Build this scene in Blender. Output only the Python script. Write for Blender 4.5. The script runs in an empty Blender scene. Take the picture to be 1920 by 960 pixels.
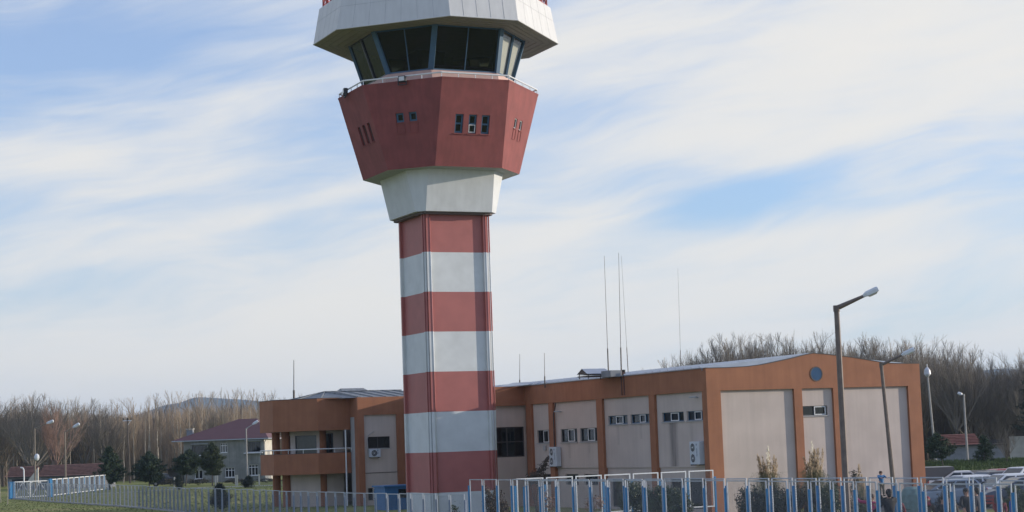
import bpy, math, random
from mathutils import Vector, Matrix
random.seed(7)
scene = bpy.context.scene
COL = scene.collection
rad = math.radians
# ------------------------------------------------------------------ camera geometry
F, CX, CY, H = 3450., 960., 480., 4.07
PITCH, ROLL = math.atan(347.5 / F), 0.0356
f0 = Vector((0, math.cos(PITCH), math.sin(PITCH)))
u0 = Vector((0, -math.sin(PITCH), math.cos(PITCH)))
r0 = Vector((1, 0, 0))
RR = r0 * math.cos(ROLL) - u0 * math.sin(ROLL)
UU = r0 * math.sin(ROLL) + u0 * math.cos(ROLL)
CAM = Vector((0, 0, H))
def ray(x, y): return f0 + RR * ((x - CX) / F) - UU * ((y - CY) / F)
def at(x, y, Y):
    d = ray(x, y); return CAM + d * (Y / d.y)
def atz(x, y, Z=0.0):
    d = ray(x, y); return CAM + d * ((Z - H) / d.z)
def col_at(x, Y, yref=900):
    p = at(x, yref, Y); return Vector((p.x, p.y, 0))
ROT = rad(24.8)
AX = Vector((math.cos(ROT), math.sin(ROT), 0)); AY = Vector((-math.sin(ROT), math.cos(ROT), 0))

# ------------------------------------------------------------------ materials
MATS = {}
def srgb(r, g, b):
    f = lambda c: (c / 255 / 12.92) if c / 255 <= 0.04045 else ((c / 255 + 0.055) / 1.055) ** 2.4
    return (f(r), f(g), f(b))
def mat(name, col, rough=0.7, metal=0.0, var=0.12, scale=3.0, streak=0.0, bump=0.0, bscale=40., spec=0.5):
    if name in MATS: return MATS[name]
    m = bpy.data.materials.new(name); m.use_nodes = True
    nt = m.node_tree; N = nt.nodes; L = nt.links
    b = N['Principled BSDF']
    b.inputs['Roughness'].default_value = rough; b.inputs['Metallic'].default_value = metal
    b.inputs['Specular IOR Level'].default_value = spec
    tc = N.new('ShaderNodeTexCoord')
    no = N.new('ShaderNodeTexNoise'); no.inputs['Scale'].default_value = scale; no.inputs['Detail'].default_value = 6
    L.new(tc.outputs['Object'], no.inputs['Vector'])
    mr = N.new('ShaderNodeMapRange'); mr.inputs[1].default_value = .3; mr.inputs[2].default_value = .7
    mr.inputs[3].default_value = 1 - var; mr.inputs[4].default_value = 1 + var * .6
    L.new(no.outputs[0], mr.inputs[0])
    mx = N.new('ShaderNodeMix'); mx.data_type = 'RGBA'; mx.blend_type = 'MULTIPLY'; mx.inputs[0].default_value = 1
    mx.inputs[6].default_value = (*col, 1)
    L.new(mr.outputs[0], mx.inputs[7])
    out = mx.outputs[2]
    if streak > 0:
        mp = N.new('ShaderNodeMapping'); mp.inputs['Scale'].default_value = (2.2, 2.2, .12)
        L.new(tc.outputs['Object'], mp.inputs[0])
        n2 = N.new('ShaderNodeTexNoise'); n2.inputs['Scale'].default_value = 2.0; n2.inputs['Detail'].default_value = 5
        L.new(mp.outputs[0], n2.inputs['Vector'])
        m2 = N.new('ShaderNodeMapRange'); m2.inputs[1].default_value = .35; m2.inputs[2].default_value = .62
        m2.inputs[3].default_value = 1 - streak; m2.inputs[4].default_value = 1
        L.new(n2.outputs[0], m2.inputs[0])
        x2 = N.new('ShaderNodeMix'); x2.data_type = 'RGBA'; x2.blend_type = 'MULTIPLY'; x2.inputs[0].default_value = 1
        L.new(out, x2.inputs[6]); L.new(m2.outputs[0], x2.inputs[7]); out = x2.outputs[2]
    L.new(out, b.inputs['Base Color'])
    if bump > 0:
        nb = N.new('ShaderNodeTexNoise'); nb.inputs['Scale'].default_value = bscale; nb.inputs['Detail'].default_value = 4
        L.new(tc.outputs['Object'], nb.inputs['Vector'])
        bp = N.new('ShaderNodeBump'); bp.inputs['Strength'].default_value = bump; bp.inputs['Distance'].default_value = .02
        L.new(nb.outputs[0], bp.inputs['Height']); L.new(bp.outputs[0], b.inputs['Normal'])
    MATS[name] = m
    return m
def glass_mat(name, tint, rough=.03, opac=.5):
    """a pane: fresnel reflection over a tinted see-through sheet"""
    m = bpy.data.materials.new(name); m.use_nodes = True
    nt = m.node_tree; N = nt.nodes; L = nt.links
    for n in list(N): N.remove(n)
    o = N.new('ShaderNodeOutputMaterial'); tr = N.new('ShaderNodeBsdfTransparent'); gl = N.new('ShaderNodeBsdfGlossy')
    tr.inputs[0].default_value = (*tint, 1); gl.inputs['Roughness'].default_value = rough; gl.inputs[0].default_value = (.8, .85, .9, 1)
    fr = N.new('ShaderNodeFresnel'); fr.inputs[0].default_value = opac + 1.0
    mx = N.new('ShaderNodeMixShader'); L.new(fr.outputs[0], mx.inputs[0]); L.new(tr.outputs[0], mx.inputs[1]); L.new(gl.outputs[0], mx.inputs[2])
    L.new(mx.outputs[0], o.inputs[0]); MATS[name] = m
    return m
M_WHITE = mat('white_render', (.60, .615, .61), .75, var=.07, scale=1.2, streak=.06, bump=.15)
M_CANOPY = mat('canopy_panel', (.56, .56, .545), .55, var=.05, scale=1.0, streak=.07)
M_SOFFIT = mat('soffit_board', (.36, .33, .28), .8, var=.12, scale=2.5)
M_CABRED = mat('cab_red_render', (.24, .062, .056), .8, var=.16, scale=1.1, streak=.12, bump=.3)
M_ORANGE = mat('orange_render', (.32, .128, .060), .8, var=.12, scale=1.2, streak=.10, bump=.25)
M_WALL = mat('pinkish_grey_render', (.52, .44, .385), .85, var=.10, scale=.6, streak=.06, bump=.2)
M_WALLC = mat('concrete_strip', (.37, .36, .35), .85, var=.1, scale=1.5)
M_ROOF = mat('grey_metal_sheet', (.36, .40, .46), .38, metal=.55, var=.12, scale=2)
M_ROOFD = mat('old_grey_sheet', (.20, .215, .225), .6, metal=.2, var=.35, scale=4)
M_TRIM = mat('dark_trim', (.06, .05, .045), .6)
M_FRAME = mat('blue_frame', (.045, .105, .175), .5, var=.1)
M_FRAMED = mat('dark_window_frame', (.05, .055, .06), .45)
M_FRAMEW = mat('white_window_frame', (.72, .72, .70), .45, var=.04)
M_GLASS = glass_mat('window_glass', (.30, .34, .34), .02, .60)
M_GLASSD = glass_mat('cab_glass', (.16, .165, .125), .02, .45)
M_GLASSC = glass_mat('clear_cab_glass', (.8, .82, .8), .02, .45)
M_ROOM = mat('dim_room', (.06, .058, .05), .9)
M_ROOML = mat('pale_room', (.30, .30, .28), .9)
M_GALV = mat('galvanised_steel', (.38, .41, .45), .42, metal=.25, var=.12, scale=6)
M_GALVW = mat('white_painted_steel', (.70, .71, .71), .4, var=.06, scale=6)
M_WIRE = mat('galvanised_wire', (.26, .27, .28), .5, metal=.3)
M_BLUE = mat('blue_post_paint', (.020, .18, .39), .45, var=.15, scale=5)
M_BLUEP = mat('faded_blue_grey_post', (.17, .215, .30), .5, var=.15, scale=5)
M_BOOTH = mat('blue_booth_paint', (.025, .13, .30), .5, var=.12)
M_POLE = mat('weathered_brown_pole', (.15, .115, .095), .6, var=.25, scale=4)
M_POLEG = mat('grey_pole', (.30, .29, .27), .5, metal=.3)
M_LAMP = mat('lamp_housing', (.62, .64, .66), .35, var=.05)
M_LAMPG = mat('lamp_lens', (.55, .56, .55), .15, var=.03)
M_REDM = mat('red_painted_steel', (.32, .05, .04), .5, var=.15)
M_PINK = mat('pink_tile', (.50, .33, .28), .6, var=.08)
M_TILE = mat('brown_clay_tile', (.17, .085, .062), .85, var=.35, scale=2.5)
M_TILER = mat('red_clay_tile', (.19, .07, .05), .85, var=.3, scale=2.5)
M_MAROON = mat('maroon_metal_roof', (.10, .036, .040), .6, var=.08, scale=1)
M_CEMENT = mat('bare_grey_cement', (.25, .25, .22), .9, var=.3, scale=.7, streak=.2)
M_BLOCK = mat('grey_block_wall', (.24, .25, .265), .9, var=.18, scale=1.5)
M_CREAM = mat('cream_plaster', (.52, .49, .42), .9, var=.15, scale=1.5)
M_ASPH = mat('asphalt', (.07, .07, .072), .9, var=.2, scale=1.5, bump=.3)
M_PAVE = mat('concrete_paving', (.30, .29, .27), .9, var=.15, scale=1.2)
M_BARK = mat('pale_bark', (.42, .37, .29), .9, var=.3, scale=3)
M_BARKD = mat('dark_bark', (.10, .082, .066), .9, var=.3, scale=3)
M_TWIG = mat('brown_twig', (.33, .25, .165), .9, var=.25, scale=.6)
M_TWIGD = mat('grey_brown_twig', (.19, .162, .125), .9, var=.25, scale=.6)
M_TWIGR = mat('reddish_brown_twig', (.25, .16, .12), .9, var=.25, scale=.6)
M_PINE = mat('pine_needles', (.040, .066, .028), .8, var=.5, scale=2.2)
M_PINEY = mat('yellow_green_needles', (.050, .068, .022), .8, var=.5, scale=2.2)
M_SPRUCE = mat('blue_green_needles', (.022, .036, .026), .8, var=.4, scale=3)
M_LEAF = mat('dark_shrub_leaf', (.065, .090, .036), .55, var=.6, scale=3.5)
M_LEAFD = mat('very_dark_shrub_leaf', (.028, .042, .022), .6, var=.5, scale=3.5)
M_GRASSL = mat('pampas_blade', (.14, .15, .07), .8, var=.35, scale=3)
M_PLUME = mat('pampas_plume', (.33, .25, .16), .9, var=.3, scale=5)
M_PLUMEW = mat('cream_plume', (.66, .62, .50), .9, var=.15, scale=5)
M_RUBBER = mat('tyre_rubber', (.02, .02, .02), .8)
M_RIM = mat('wheel_rim', (.4, .4, .42), .3, metal=.8)
M_CARGL = mat('car_glass', (.015, .018, .02), .06, var=.02, spec=.8)
M_SHED = mat('shed_dark', (.06, .055, .05), .9)
M_NET = mat('pale_green_fleece', (.17, .26, .25), .85, var=.3, scale=6)

# ground / grass
def ground_mat(name, c1, c2, c3, s1=.12, s2=3.5):
    m = bpy.data.materials.new(name); m.use_nodes = True
    nt = m.node_tree; N = nt.nodes; L = nt.links; b = N['Principled BSDF']; b.inputs['Roughness'].default_value = .95
    b.inputs['Specular IOR Level'].default_value = .1
    tc = N.new('ShaderNodeTexCoord')
    n1 = N.new('ShaderNodeTexNoise'); n1.inputs['Scale'].default_value = s1; n1.inputs['Detail'].default_value = 8; n1.inputs['Roughness'].default_value = .65
    n2 = N.new('ShaderNodeTexNoise'); n2.inputs['Scale'].default_value = s2; n2.inputs['Detail'].default_value = 6
    L.new(tc.outputs['Object'], n1.inputs['Vector']); L.new(tc.outputs['Object'], n2.inputs['Vector'])
    cr = N.new('ShaderNodeValToRGB'); e = cr.color_ramp.elements
    e[0].position = .36; e[0].color = (*c1, 1); e[1].position = .64; e[1].color = (*c3, 1)
    k = cr.color_ramp.elements.new(.5); k.color = (*c2, 1)
    L.new(n1.outputs[0], cr.inputs[0])
    mr = N.new('ShaderNodeMapRange'); mr.inputs[1].default_value = .3; mr.inputs[2].default_value = .7; mr.inputs[3].default_value = .6; mr.inputs[4].default_value = 1.25
    L.new(n2.outputs[0], mr.inputs[0])
    mx = N.new('ShaderNodeMix'); mx.data_type = 'RGBA'; mx.blend_type = 'MULTIPLY'; mx.inputs[0].default_value = 1
    L.new(cr.outputs[0], mx.inputs[6]); L.new(mr.outputs[0], mx.inputs[7]); L.new(mx.outputs[2], b.inputs['Base Color'])
    bp = N.new('ShaderNodeBump'); bp.inputs['Strength'].default_value = .6; bp.inputs['Distance'].default_value = .06
    L.new(n2.outputs[0], bp.inputs['Height']); L.new(bp.outputs[0], b.inputs['Normal'])
    MATS[name] = m; return m
M_GROUND = ground_mat('winter_grass', (.19, .18, .065), (.215, .24, .072), (.29, .255, .11))
M_VERGE = ground_mat('green_verge_grass', (.07, .075, .03), (.10, .125, .035), (.13, .15, .05), s1=.5)
# tower bands: real paint, boundaries by height
def band_mat():
    m = bpy.data.materials.new('red_white_bands'); m.use_nodes = True
    nt = m.node_tree; N = nt.nodes; L = nt.links; b = N['Principled BSDF']; b.inputs['Roughness'].default_value = .55
    tc = N.new('ShaderNodeTexCoord'); sp = N.new('ShaderNodeSeparateXYZ'); L.new(tc.outputs['Object'], sp.inputs[0])
    def mth(op, a, bb=None):
        n = N.new('ShaderNodeMath'); n.operation = op
        for i, v in enumerate((a, bb)):
            if v is None: continue
            if isinstance(v, (int, float)): n.inputs[i].default_value = v
            else: L.new(v, n.inputs[i])
        return n.outputs[0]
    t = mth('FLOOR', mth('DIVIDE', mth('ADD', sp.outputs[2], -1.33 + 2.2785 * 2), 2.2785))
    w = mth('MODULO', t, 2)       # 1 = white, 0 = red
    mx = N.new('ShaderNodeMix'); mx.data_type = 'RGBA'; L.new(w, mx.inputs[0])
    mx.inputs[6].default_value = (.375, .118, .102, 1); mx.inputs[7].default_value = (.60, .62, .61, 1)
    no = N.new('ShaderNodeTexNoise'); no.inputs['Scale'].default_value = 1.3; no.inputs['Detail'].default_value = 6; L.new(tc.outputs['Object'], no.inputs['Vector'])
    mr = N.new('ShaderNodeMapRange'); mr.inputs[1].default_value = .3; mr.inputs[2].default_value = .7; mr.inputs[3].default_value = .9; mr.inputs[4].default_value = 1.04
    L.new(no.outputs[0], mr.inputs[0])
    m2 = N.new('ShaderNodeMix'); m2.data_type = 'RGBA'; m2.blend_type = 'MULTIPLY'; m2.inputs[0].default_value = 1
    L.new(mx.outputs[2], m2.inputs[6]); L.new(mr.outputs[0], m2.inputs[7]); L.new(m2.outputs[2], b.inputs['Base Color'])
    MATS[m.name] = m; return m
M_BAND = band_mat()

# ------------------------------------------------------------------ mesh builder
class MB:
    def __init__(s): s.v = []; s.f = []
    def poly(s, pts):
        n = len(s.v); s.v += [tuple(p) for p in pts]; s.f.append(tuple(range(n, n + len(pts)))); return s
    def box(s, x0, x1, y0, y1, z0, z1):
        n = len(s.v); s.v += [(x, y, z) for z in (z0, z1) for y in (y0, y1) for x in (x0, x1)]
        s.f += [tuple(n + i for i in q) for q in ((0, 2, 3, 1), (4, 5, 7, 6), (0, 1, 5, 4), (1, 3, 7, 5), (3, 2, 6, 7), (2, 0, 4, 6))]; return s
    def fbox(s, fr, u0_, u1_, v0, v1, n0, n1):
        """box in a frame (origin,u,v,n)"""
        O, u, v, nn = fr; k = len(s.v)
        s.v += [tuple(O + u * x + v * y + nn * z) for z in (n0, n1) for y in (v0, v1) for x in (u0_, u1_)]
        s.f += [tuple(k + i for i in q) for q in ((0, 2, 3, 1), (4, 5, 7, 6), (0, 1, 5, 4), (1, 3, 7, 5), (3, 2, 6, 7), (2, 0, 4, 6))]; return s
    def tube(s, p0, p1, r0_, r1_=None, n=8, cap=True):
        p0 = Vector(p0); p1 = Vector(p1); r1_ = r0_ if r1_ is None else r1_
        d = (p1 - p0)
        if d.length < 1e-6: return s
        d.normalize(); a_ = d.orthogonal().normalized(); b_ = d.cross(a_); k = len(s.v)
        for p, r in ((p0, r0_), (p1, r1_)):
            for i in range(n):
                t = 2 * math.pi * i / n; s.v.append(tuple(p + (a_ * math.cos(t) + b_ * math.sin(t)) * r))
        for i in range(n): s.f.append((k + i, k + (i + 1) % n, k + n + (i + 1) % n, k + n + i))
        if cap and n > 3: s.f.append(tuple(k + i for i in range(n))[::-1]); s.f.append(tuple(k + n + i for i in range(n)))
        return s
    def path(s, pts, r, n=6):
        for p, q in zip(pts, pts[1:]): s.tube(p, q, r, n=n)
        return s
    def prism(s, pts, z0, z1):
        n = len(pts); k = len(s.v); s.v += [(p[0], p[1], z0) for p in pts] + [(p[0], p[1], z1) for p in pts]
        s.f.append(tuple(range(k + n - 1, k - 1, -1))); s.f.append(tuple(range(k + n, k + 2 * n)))
        for i in range(n): j = (i + 1) % n; s.f.append((k + i, k + j, k + n + j, k + n + i))
        return s
    def strip(s, A, B, closed=True):
        n = len(A); k = len(s.v); s.v += [tuple(p) for p in A] + [tuple(p) for p in B]
        for i in range(n if closed else n - 1): j = (i + 1) % n; s.f.append((k + i, k + j, k + n + j, k + n + i))
        return s
    def ball(s, c, rx, ry=None, rz=None, nu=10, nv=7):
        ry = ry or rx; rz = rz or rx; k = len(s.v); c = Vector(c)
        for j in range(1, nv):
            t = math.pi * j / nv
            for i in range(nu):
                q = 2 * math.pi * i / nu; s.v.append((c.x + rx * math.sin(t) * math.cos(q), c.y + ry * math.sin(t) * math.sin(q), c.z + rz * math.cos(t)))
        s.v += [(c.x, c.y, c.z + rz), (c.x, c.y, c.z - rz)]; T = len(s.v) - 2; B = T + 1
        for j in range(nv - 2):
            for i in range(nu):
                a_ = k + j * nu + i; b_ = k + j * nu + (i + 1) % nu; s.f.append((a_, a_ + nu, b_ + nu, b_))
        for i in range(nu):
            s.f.append((T, k + i, k + (i + 1) % nu)); s.f.append((B, k + (nv - 2) * nu + (i + 1) % nu, k + (nv - 2) * nu + i))
        return s
    def build(s, name, m, parent=None, smooth=False, label=None, kind=None, loc=None, bevel=0):
        me = bpy.data.meshes.new(name); me.from_pydata(s.v, [], s.f); me.update()
        if m: me.materials.append(m)
        if smooth: me.polygons.foreach_set('use_smooth', [True] * len(me.polygons))
        o = bpy.data.objects.new(name, me); COL.objects.link(o)
        if parent: o.parent = parent
        if loc is not None: o.location = loc
        if label: o['label'] = label
        if kind: o['kind'] = kind
        if bevel:
            md = o.modifiers.new('bevel', 'BEVEL'); md.width = bevel; md.segments = 2; md.limit_method = 'ANGLE'
        return o
def thing(name, label, cat, loc=(0, 0, 0), rz=0, group=None):
    o = bpy.data.objects.new(name, None); COL.objects.link(o); o.empty_display_size = .3
    o.location = loc; o.rotation_euler = (0, 0, rz); o['label'] = label; o['category'] = cat
    if group: o['group'] = group
    return o
def tag(o, label, cat, group=None):
    o['label'] = label; o['category'] = cat
    if group: o['group'] = group
    return o
KIDS = {}
def children(o):
    return [c for c in COL.objects if c.parent == o]
def dup(root, loc, rz=0, sc=1.0, label=None, group=None, kids=None):
    r = root.copy(); COL.objects.link(r); r.location = loc; r.rotation_euler = (0, 0, rz)
    r.scale = (sc, sc, sc) if isinstance(sc, (int, float)) else sc
    if label: r['label'] = label
    if group: r['group'] = group
    for ch, gs in (kids if kids is not None else [(c, children(c)) for c in children(root)]):
        c = ch.copy(); COL.objects.link(c); c.parent = r
        for g in gs:
            d = g.copy(); COL.objects.link(d); d.parent = c
    return r
def kidlist(root): return [(c, children(c)) for c in children(root)]
def frame(O, U, V):
    u = (Vector(U) - Vector(O)).normalized(); w = Vector(V) - Vector(O); v = (w - u * w.dot(u)).normalized()
    return (Vector(O), u, v, u.cross(v))      # n = u x v  (outward when u runs right and v up seen from outside)
def holes_panel(mb, fr, xl0, xr0, xl1, xr1, Hh, holes, depth=.15, v0=0.0):
    """face with real rectangular openings; reveals go inwards"""
    O, u, v, n = fr
    P = lambda x, y, z=0: O + u * x + v * y + n * z
    if not holes:
        mb.poly([P(xl0, v0), P(xr0, v0), P(xr1, Hh), P(xl1, Hh)]); return
    hx0 = min(h[0] for h in holes); hx1 = max(h[1] for h in holes)
    if hx0 > max(xl0, xl1) + 1e-4: mb.poly([P(xl0, v0), P(hx0, v0), P(hx0, Hh), P(xl1, Hh)])
    if hx1 < min(xr0, xr1) - 1e-4: mb.poly([P(hx1, v0), P(xr0, v0), P(xr1, Hh), P(hx1, Hh)])
    xs = sorted(set([hx0, hx1] + [h[i] for h in holes for i in (0, 1)])); ys = sorted(set([v0, Hh] + [h[i] for h in holes for i in (2, 3)]))
    for i in range(len(xs) - 1):
        for j in range(len(ys) - 1):
            cx, cy = (xs[i] + xs[i + 1]) / 2, (ys[j] + ys[j + 1]) / 2
            if any(h[0] < cx < h[1] and h[2] < cy < h[3] for h in holes): continue
            mb.poly([P(xs[i], ys[j]), P(xs[i + 1], ys[j]), P(xs[i + 1], ys[j + 1]), P(xs[i], ys[j + 1])])
    for a_, b_, c_, d_ in holes:
        for q in (((a_, c_), (a_, d_)), ((b_, d_), (b_, c_)), ((b_, c_), (a_, c_)), ((a_, d_), (b_, d_))):
            mb.poly([P(*q[0]), P(*q[0], -depth), P(*q[1], -depth), P(*q[1])])
def window(parent, fr, x0, x1, y0, y1, depth, fm, sash=None, name='window', mull=(), trans=(), fw=.05, sm=None, glass=None, room=M_ROOM, roomd=.9, sill=None):
    """frame (part) > pane, sash, sill, and a dim box of room behind"""
    m = MB(); n1 = -depth + .05; n0 = -depth - .01
    m.fbox(fr, x0, x1, y0, y0 + fw, n0, n1).fbox(fr, x0, x1, y1 - fw, y1, n0, n1)
    m.fbox(fr, x0, x0 + fw, y0 + fw, y1 - fw, n0, n1).fbox(fr, x1 - fw, x1, y0 + fw, y1 - fw, n0, n1)
    for t in mull: m.fbox(fr, t - fw / 2, t + fw / 2, y0 + fw, y1 - fw, n0, n1)
    for t in trans: m.fbox(fr, x0 + fw, x1 - fw, t - fw / 2, t + fw / 2, n0, n1 - .004)
    w = m.build(name, fm, parent)
    O, u, v, n = fr; P = lambda x, y, z: O + u * x + v * y + n * z
    MB().poly([P(x0 + .01, y0 + .01, n0 + .02), P(x1 - .01, y0 + .01, n0 + .02), P(x1 - .01, y1 - .01, n0 + .02), P(x0 + .01, y1 - .01, n0 + .02)]).build('pane', glass or M_GLASS, w)
    r = MB(); z0 = n0 - .02; z1 = n0 - roomd
    r.poly([P(x0, y0, z1), P(x1, y0, z1), P(x1, y1, z1), P(x0, y1, z1)])
    for q in (((x0, y0), (x0, y1)), ((x1, y1), (x1, y0)), ((x1, y0), (x0, y0)), ((x0, y1), (x1, y1))):
        r.poly([P(*q[0], z0), P(*q[0], z1), P(*q[1], z1), P(*q[1], z0)])
    r.build('room_behind', room, w)
    if sash:
        a_, b_ = sash; s_ = MB(); q = .045; z0 = n1; z1 = n1 + .035; c_ = y0 + fw * .6; d_ = y1 - fw * .6
        if len(sash) > 2 if False else False: pass
        s_.fbox(fr, a_, b_, c_, c_ + q, z0, z1).fbox(fr, a_, b_, d_ - q, d_, z0, z1).fbox(fr, a_, a_ + q, c_ + q, d_ - q, z0, z1).fbox(fr, b_ - q, b_, c_ + q, d_ - q, z0, z1)
        s_.build('sash', sm or M_FRAMEW, w)
    if sill:
        MB().fbox(fr, x0 - .06, x1 + .06, y0 - .06, y0 - .002, -depth + .02, .05).build('sill', sill, w)
    return w

# ================================================================== CONTROL TOWER
TW = thing('control_tower', 'tall red and white banded control tower with eight sided red cab and white canopy', 'control tower', (-3.99, 107, 0), ROT)
SS = 4.12
def octo(c, z, s=SS):
    h = s / 2; R = h + c / math.sqrt(2)
    return [Vector(p) for p in ((-h, -R, z), (h, -R, z), (R, -h, z), (R, h, z), (h, R, z), (-h, R, z), (-R, h, z), (-R, -h, z))]
# shaft: recessed faces between proud corner pilasters, a groove down each corner
hs = 2.05; rc = .17; pw = .36
m = MB(); q = hs - rc
m.prism([(-q, -q), (q, -q), (q, q), (-q, q)], -.2, 17.35)
for sx in (-1, 1):
    for sy in (-1, 1):
        # two strips per corner leave a groove between them
        x0, x1 = sorted((sx * (hs - pw - .02), sx * (hs - .16))); y0, y1 = sorted((sy * (q - .05), sy * hs)); m.box(x0, x1, y0, y1, -.2, 17.34)
        x0, x1 = sorted((sx * (q - .05), sx * hs)); y0, y1 = sorted((sy * (hs - pw - .02), sy * (hs - .20))); m.box(x0, x1, y0, y1, -.2, 17.33)
m.build('shaft', M_BAND, TW)
MB().tube((-hs + .08, -hs + .08, 0), (-hs + .08, -hs + .08, 17.3), .05, n=8).build('down_pipe', M_BAND, TW)
for x in (-hs + pw + .02, hs - .24, hs - .02): MB().tube((x, -hs + .01, 0), (x, -hs + .01, 17.3), .042, n=10).build('corner_bead', M_BAND, TW, smooth=True)
# collar
m = MB(); B0, B1 = octo(.64, 17.29), octo(1.41, 19.66)
m.strip(B0, B1); m.poly(B0[::-1]); m.build('collar', M_WHITE, TW)
m = MB(); m.strip(octo(.30, 17.16), octo(.30, 17.285)); m.poly(octo(.30, 17.16)[::-1]); m.build('collar_rim', mat('brown_soffit', (.12, .09, .08)), TW)
# cab soffit + walls
C0, C1 = octo(2.90, 19.63), octo(4.88, 24.36)
m = MB(); m.poly(C0[::-1]); m.build('cab_soffit', mat('cab_soffit_paint', (.42, .43, .38), .8, var=.08), TW)
m = MB()
def face(i, A, B):
    a0, a1, b0, b1 = A[i], A[(i + 1) % 8], B[i], B[(i + 1) % 8]
    fr = frame(a0, a1, b0)
    g = lambda p: ((p - fr[0]).dot(fr[1]), (p - fr[0]).dot(fr[2]))
    return fr, g(a0)[0], g(a1)[0], g(b0)[0], g(b1)[0], g(b0)[1]
WH = {0: [(1.00, 1.50, 1.90, 2.98), (1.83, 2.32, 1.90, 2.98), (2.62, 3.12, 1.90, 2.98)],
      7: [(.84, 1.32, 2.62, 3.14), (1.64, 2.12, 2.62, 3.14)],
      6: [(1.55, 1.95, 1.85, 2.95), (2.33, 2.73, 1.85, 2.95), (3.10, 3.50, 1.85, 2.95)],
      1: [(.80, 1.22, 2.45, 3.02), (1.65, 2.07, 2.45, 3.02)]}
wins = []
for i in range(8):
    fr, xl0, xr0, xl1, xr1, Hh = face(i, C0, C1)
    hs_ = WH.get(i, [])
    holes_panel(m, fr, xl0, xr0, xl1, xr1, Hh, hs_, .2)
    for h_ in hs_: wins.append((i, fr, h_))
m.poly(octo(4.6, 24.30))
m.build('cab_wall', M_CABRED, TW)
for i, fr, (x0, x1, y0, y1) in wins:
    mid = (y0 + y1) / 2
    if i == 0:
        w = window(TW, fr, x0, x1, y0, y1, .14, MATS['blue_frame'], trans=(mid,), fw=.10, sill=M_CABRED)
        if abs(x0 - 1.83) < .01:
            s = MB(); z0, z1 = -.085, -.05
            a_, b_, c_, d_ = x0 + .05, x1 - .05, y0 + .06, mid - .04
            s.fbox(fr, a_, b_, c_, c_ + .035, z0, z1).fbox(fr, a_, b_, d_ - .035, d_, z0, z1).fbox(fr, a_, a_ + .035, c_, d_, z0, z1 + .001).fbox(fr, b_ - .035, b_, c_, d_, z0, z1 + .001)
            s.build('open_sash', M_FRAMEW, w)
    elif i == 7:
        window(TW, fr, x0, x1, y0, y1, .14, MATS['blue_frame'], fw=.10, sill=M_CABRED)
    elif i == 6:
        window(TW, fr, x0, x1, y0, y1, .16, M_TRIM, fw=.05, sill=M_CABRED)
    else:
        w = window(TW, fr, x0, x1, y0, y1, .10, M_FRAMEW, fw=.045, sill=M_CABRED)
    if i in (7, 1):                                   # walled-up lower half: raised rim
        s = MB(); a_, b_, c_, d_ = x0 - .02, x1 + .02, y0 - .66, y0 - .08
        s.fbox(fr, a_, b_, c_, c_ + .04, 0, .03).fbox(fr, a_, a_ + .04, c_ + .04, d_, 0, .028).fbox(fr, b_ - .04, b_, c_ + .04, d_, 0, .028)
        s.build('blocked_opening_rim', M_CABRED, TW)
# coping, deck upstand, railing
m = MB(); m.strip(octo(4.90, 24.36), octo(4.94, 24.46)); m.strip(octo(4.94, 24.46), octo(4.62, 24.46)); m.strip(octo(4.62, 24.46), octo(4.62, 24.31)); m.build('parapet_coping', M_CABRED, TW)
m = MB(); m.strip(octo(3.05, 24.31), octo(2.72, 25.16)); m.build('cab_upstand', M_PINK, TW)
rl = MB(); O8 = octo(4.80, 24.72)
for i in range(8): rl.tube(O8[i], O8[(i + 1) % 8], .045, n=8)
for i in range(8):
    for t in (0, .25, .5, .75):
        P = O8[i].lerp(O8[(i + 1) % 8], t); rl.tube((P.x, P.y, 24.44), P, .025, n=6)
rl.build('railing', M_GALVW, TW)
# glazed lookout
G0, G1 = octo(2.62, 25.15), octo(3.81, 27.62)
for i in range(8):
    fr, xl0, xr0, xl1, xr1, Hh = face(i, G0, G1)
    O, u, v, n = fr; P = lambda x, y, z=0: O + u * x + v * y + n * z
    w = MB(); w.poly([P(xl0, 0), P(xr0, 0), P(xr1, Hh), P(xl1, Hh)]); w.build('lookout_pane', M_GLASSC if i == 1 else M_GLASSD, TW)
    mm = MB(); xm0, xm1 = (xl0 + xr0) / 2, (xl1 + xr1) / 2; th = .035 if i in (0, 7) else .09
    mm.tube(P(xm0, 0, .02), P(xm1, Hh, .02), th, n=4)
    mm.tube(P(xl0, .05, .0), P(xr0, .05, .0), .06, n=4).tube(P(xl1, Hh - .06, 0), P(xr1, Hh - .06, 0), .06, n=4)
    mm.build('glazing_bar', M_FRAME if i not in (6,) else M_FRAMED, TW)
    c = MB(); t0, t1 = (G0[i].normalized() * 0), 0
    # corner post: a deep blue fin
    a0, a1 = G0[i], G1[i]; inn = Vector((-a0.x, -a0.y, 0)).normalized(); sd = Vector((-inn.y, inn.x, 0))
    k = len(c.v); 
    for A_ in (a0, a1):
        for (s_, d_) in ((-.16, -.06), (.16, -.06), (.16, .26), (-.16, .26)): c.v.append(tuple(A_ + sd * s_ + inn * d_))
    c.f += [(0, 1, 5, 4), (1, 2, 6, 5), (2, 3, 7, 6), (3, 0, 4, 7), (3, 2, 1, 0), (4, 5, 6, 7)]
    c.build('corner_post', M_FRAME, TW)
m = MB(); m.poly([p * 1 for p in octo(2.55, 25.05)]); m.build('lookout_floor', M_ROOM, TW)
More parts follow.
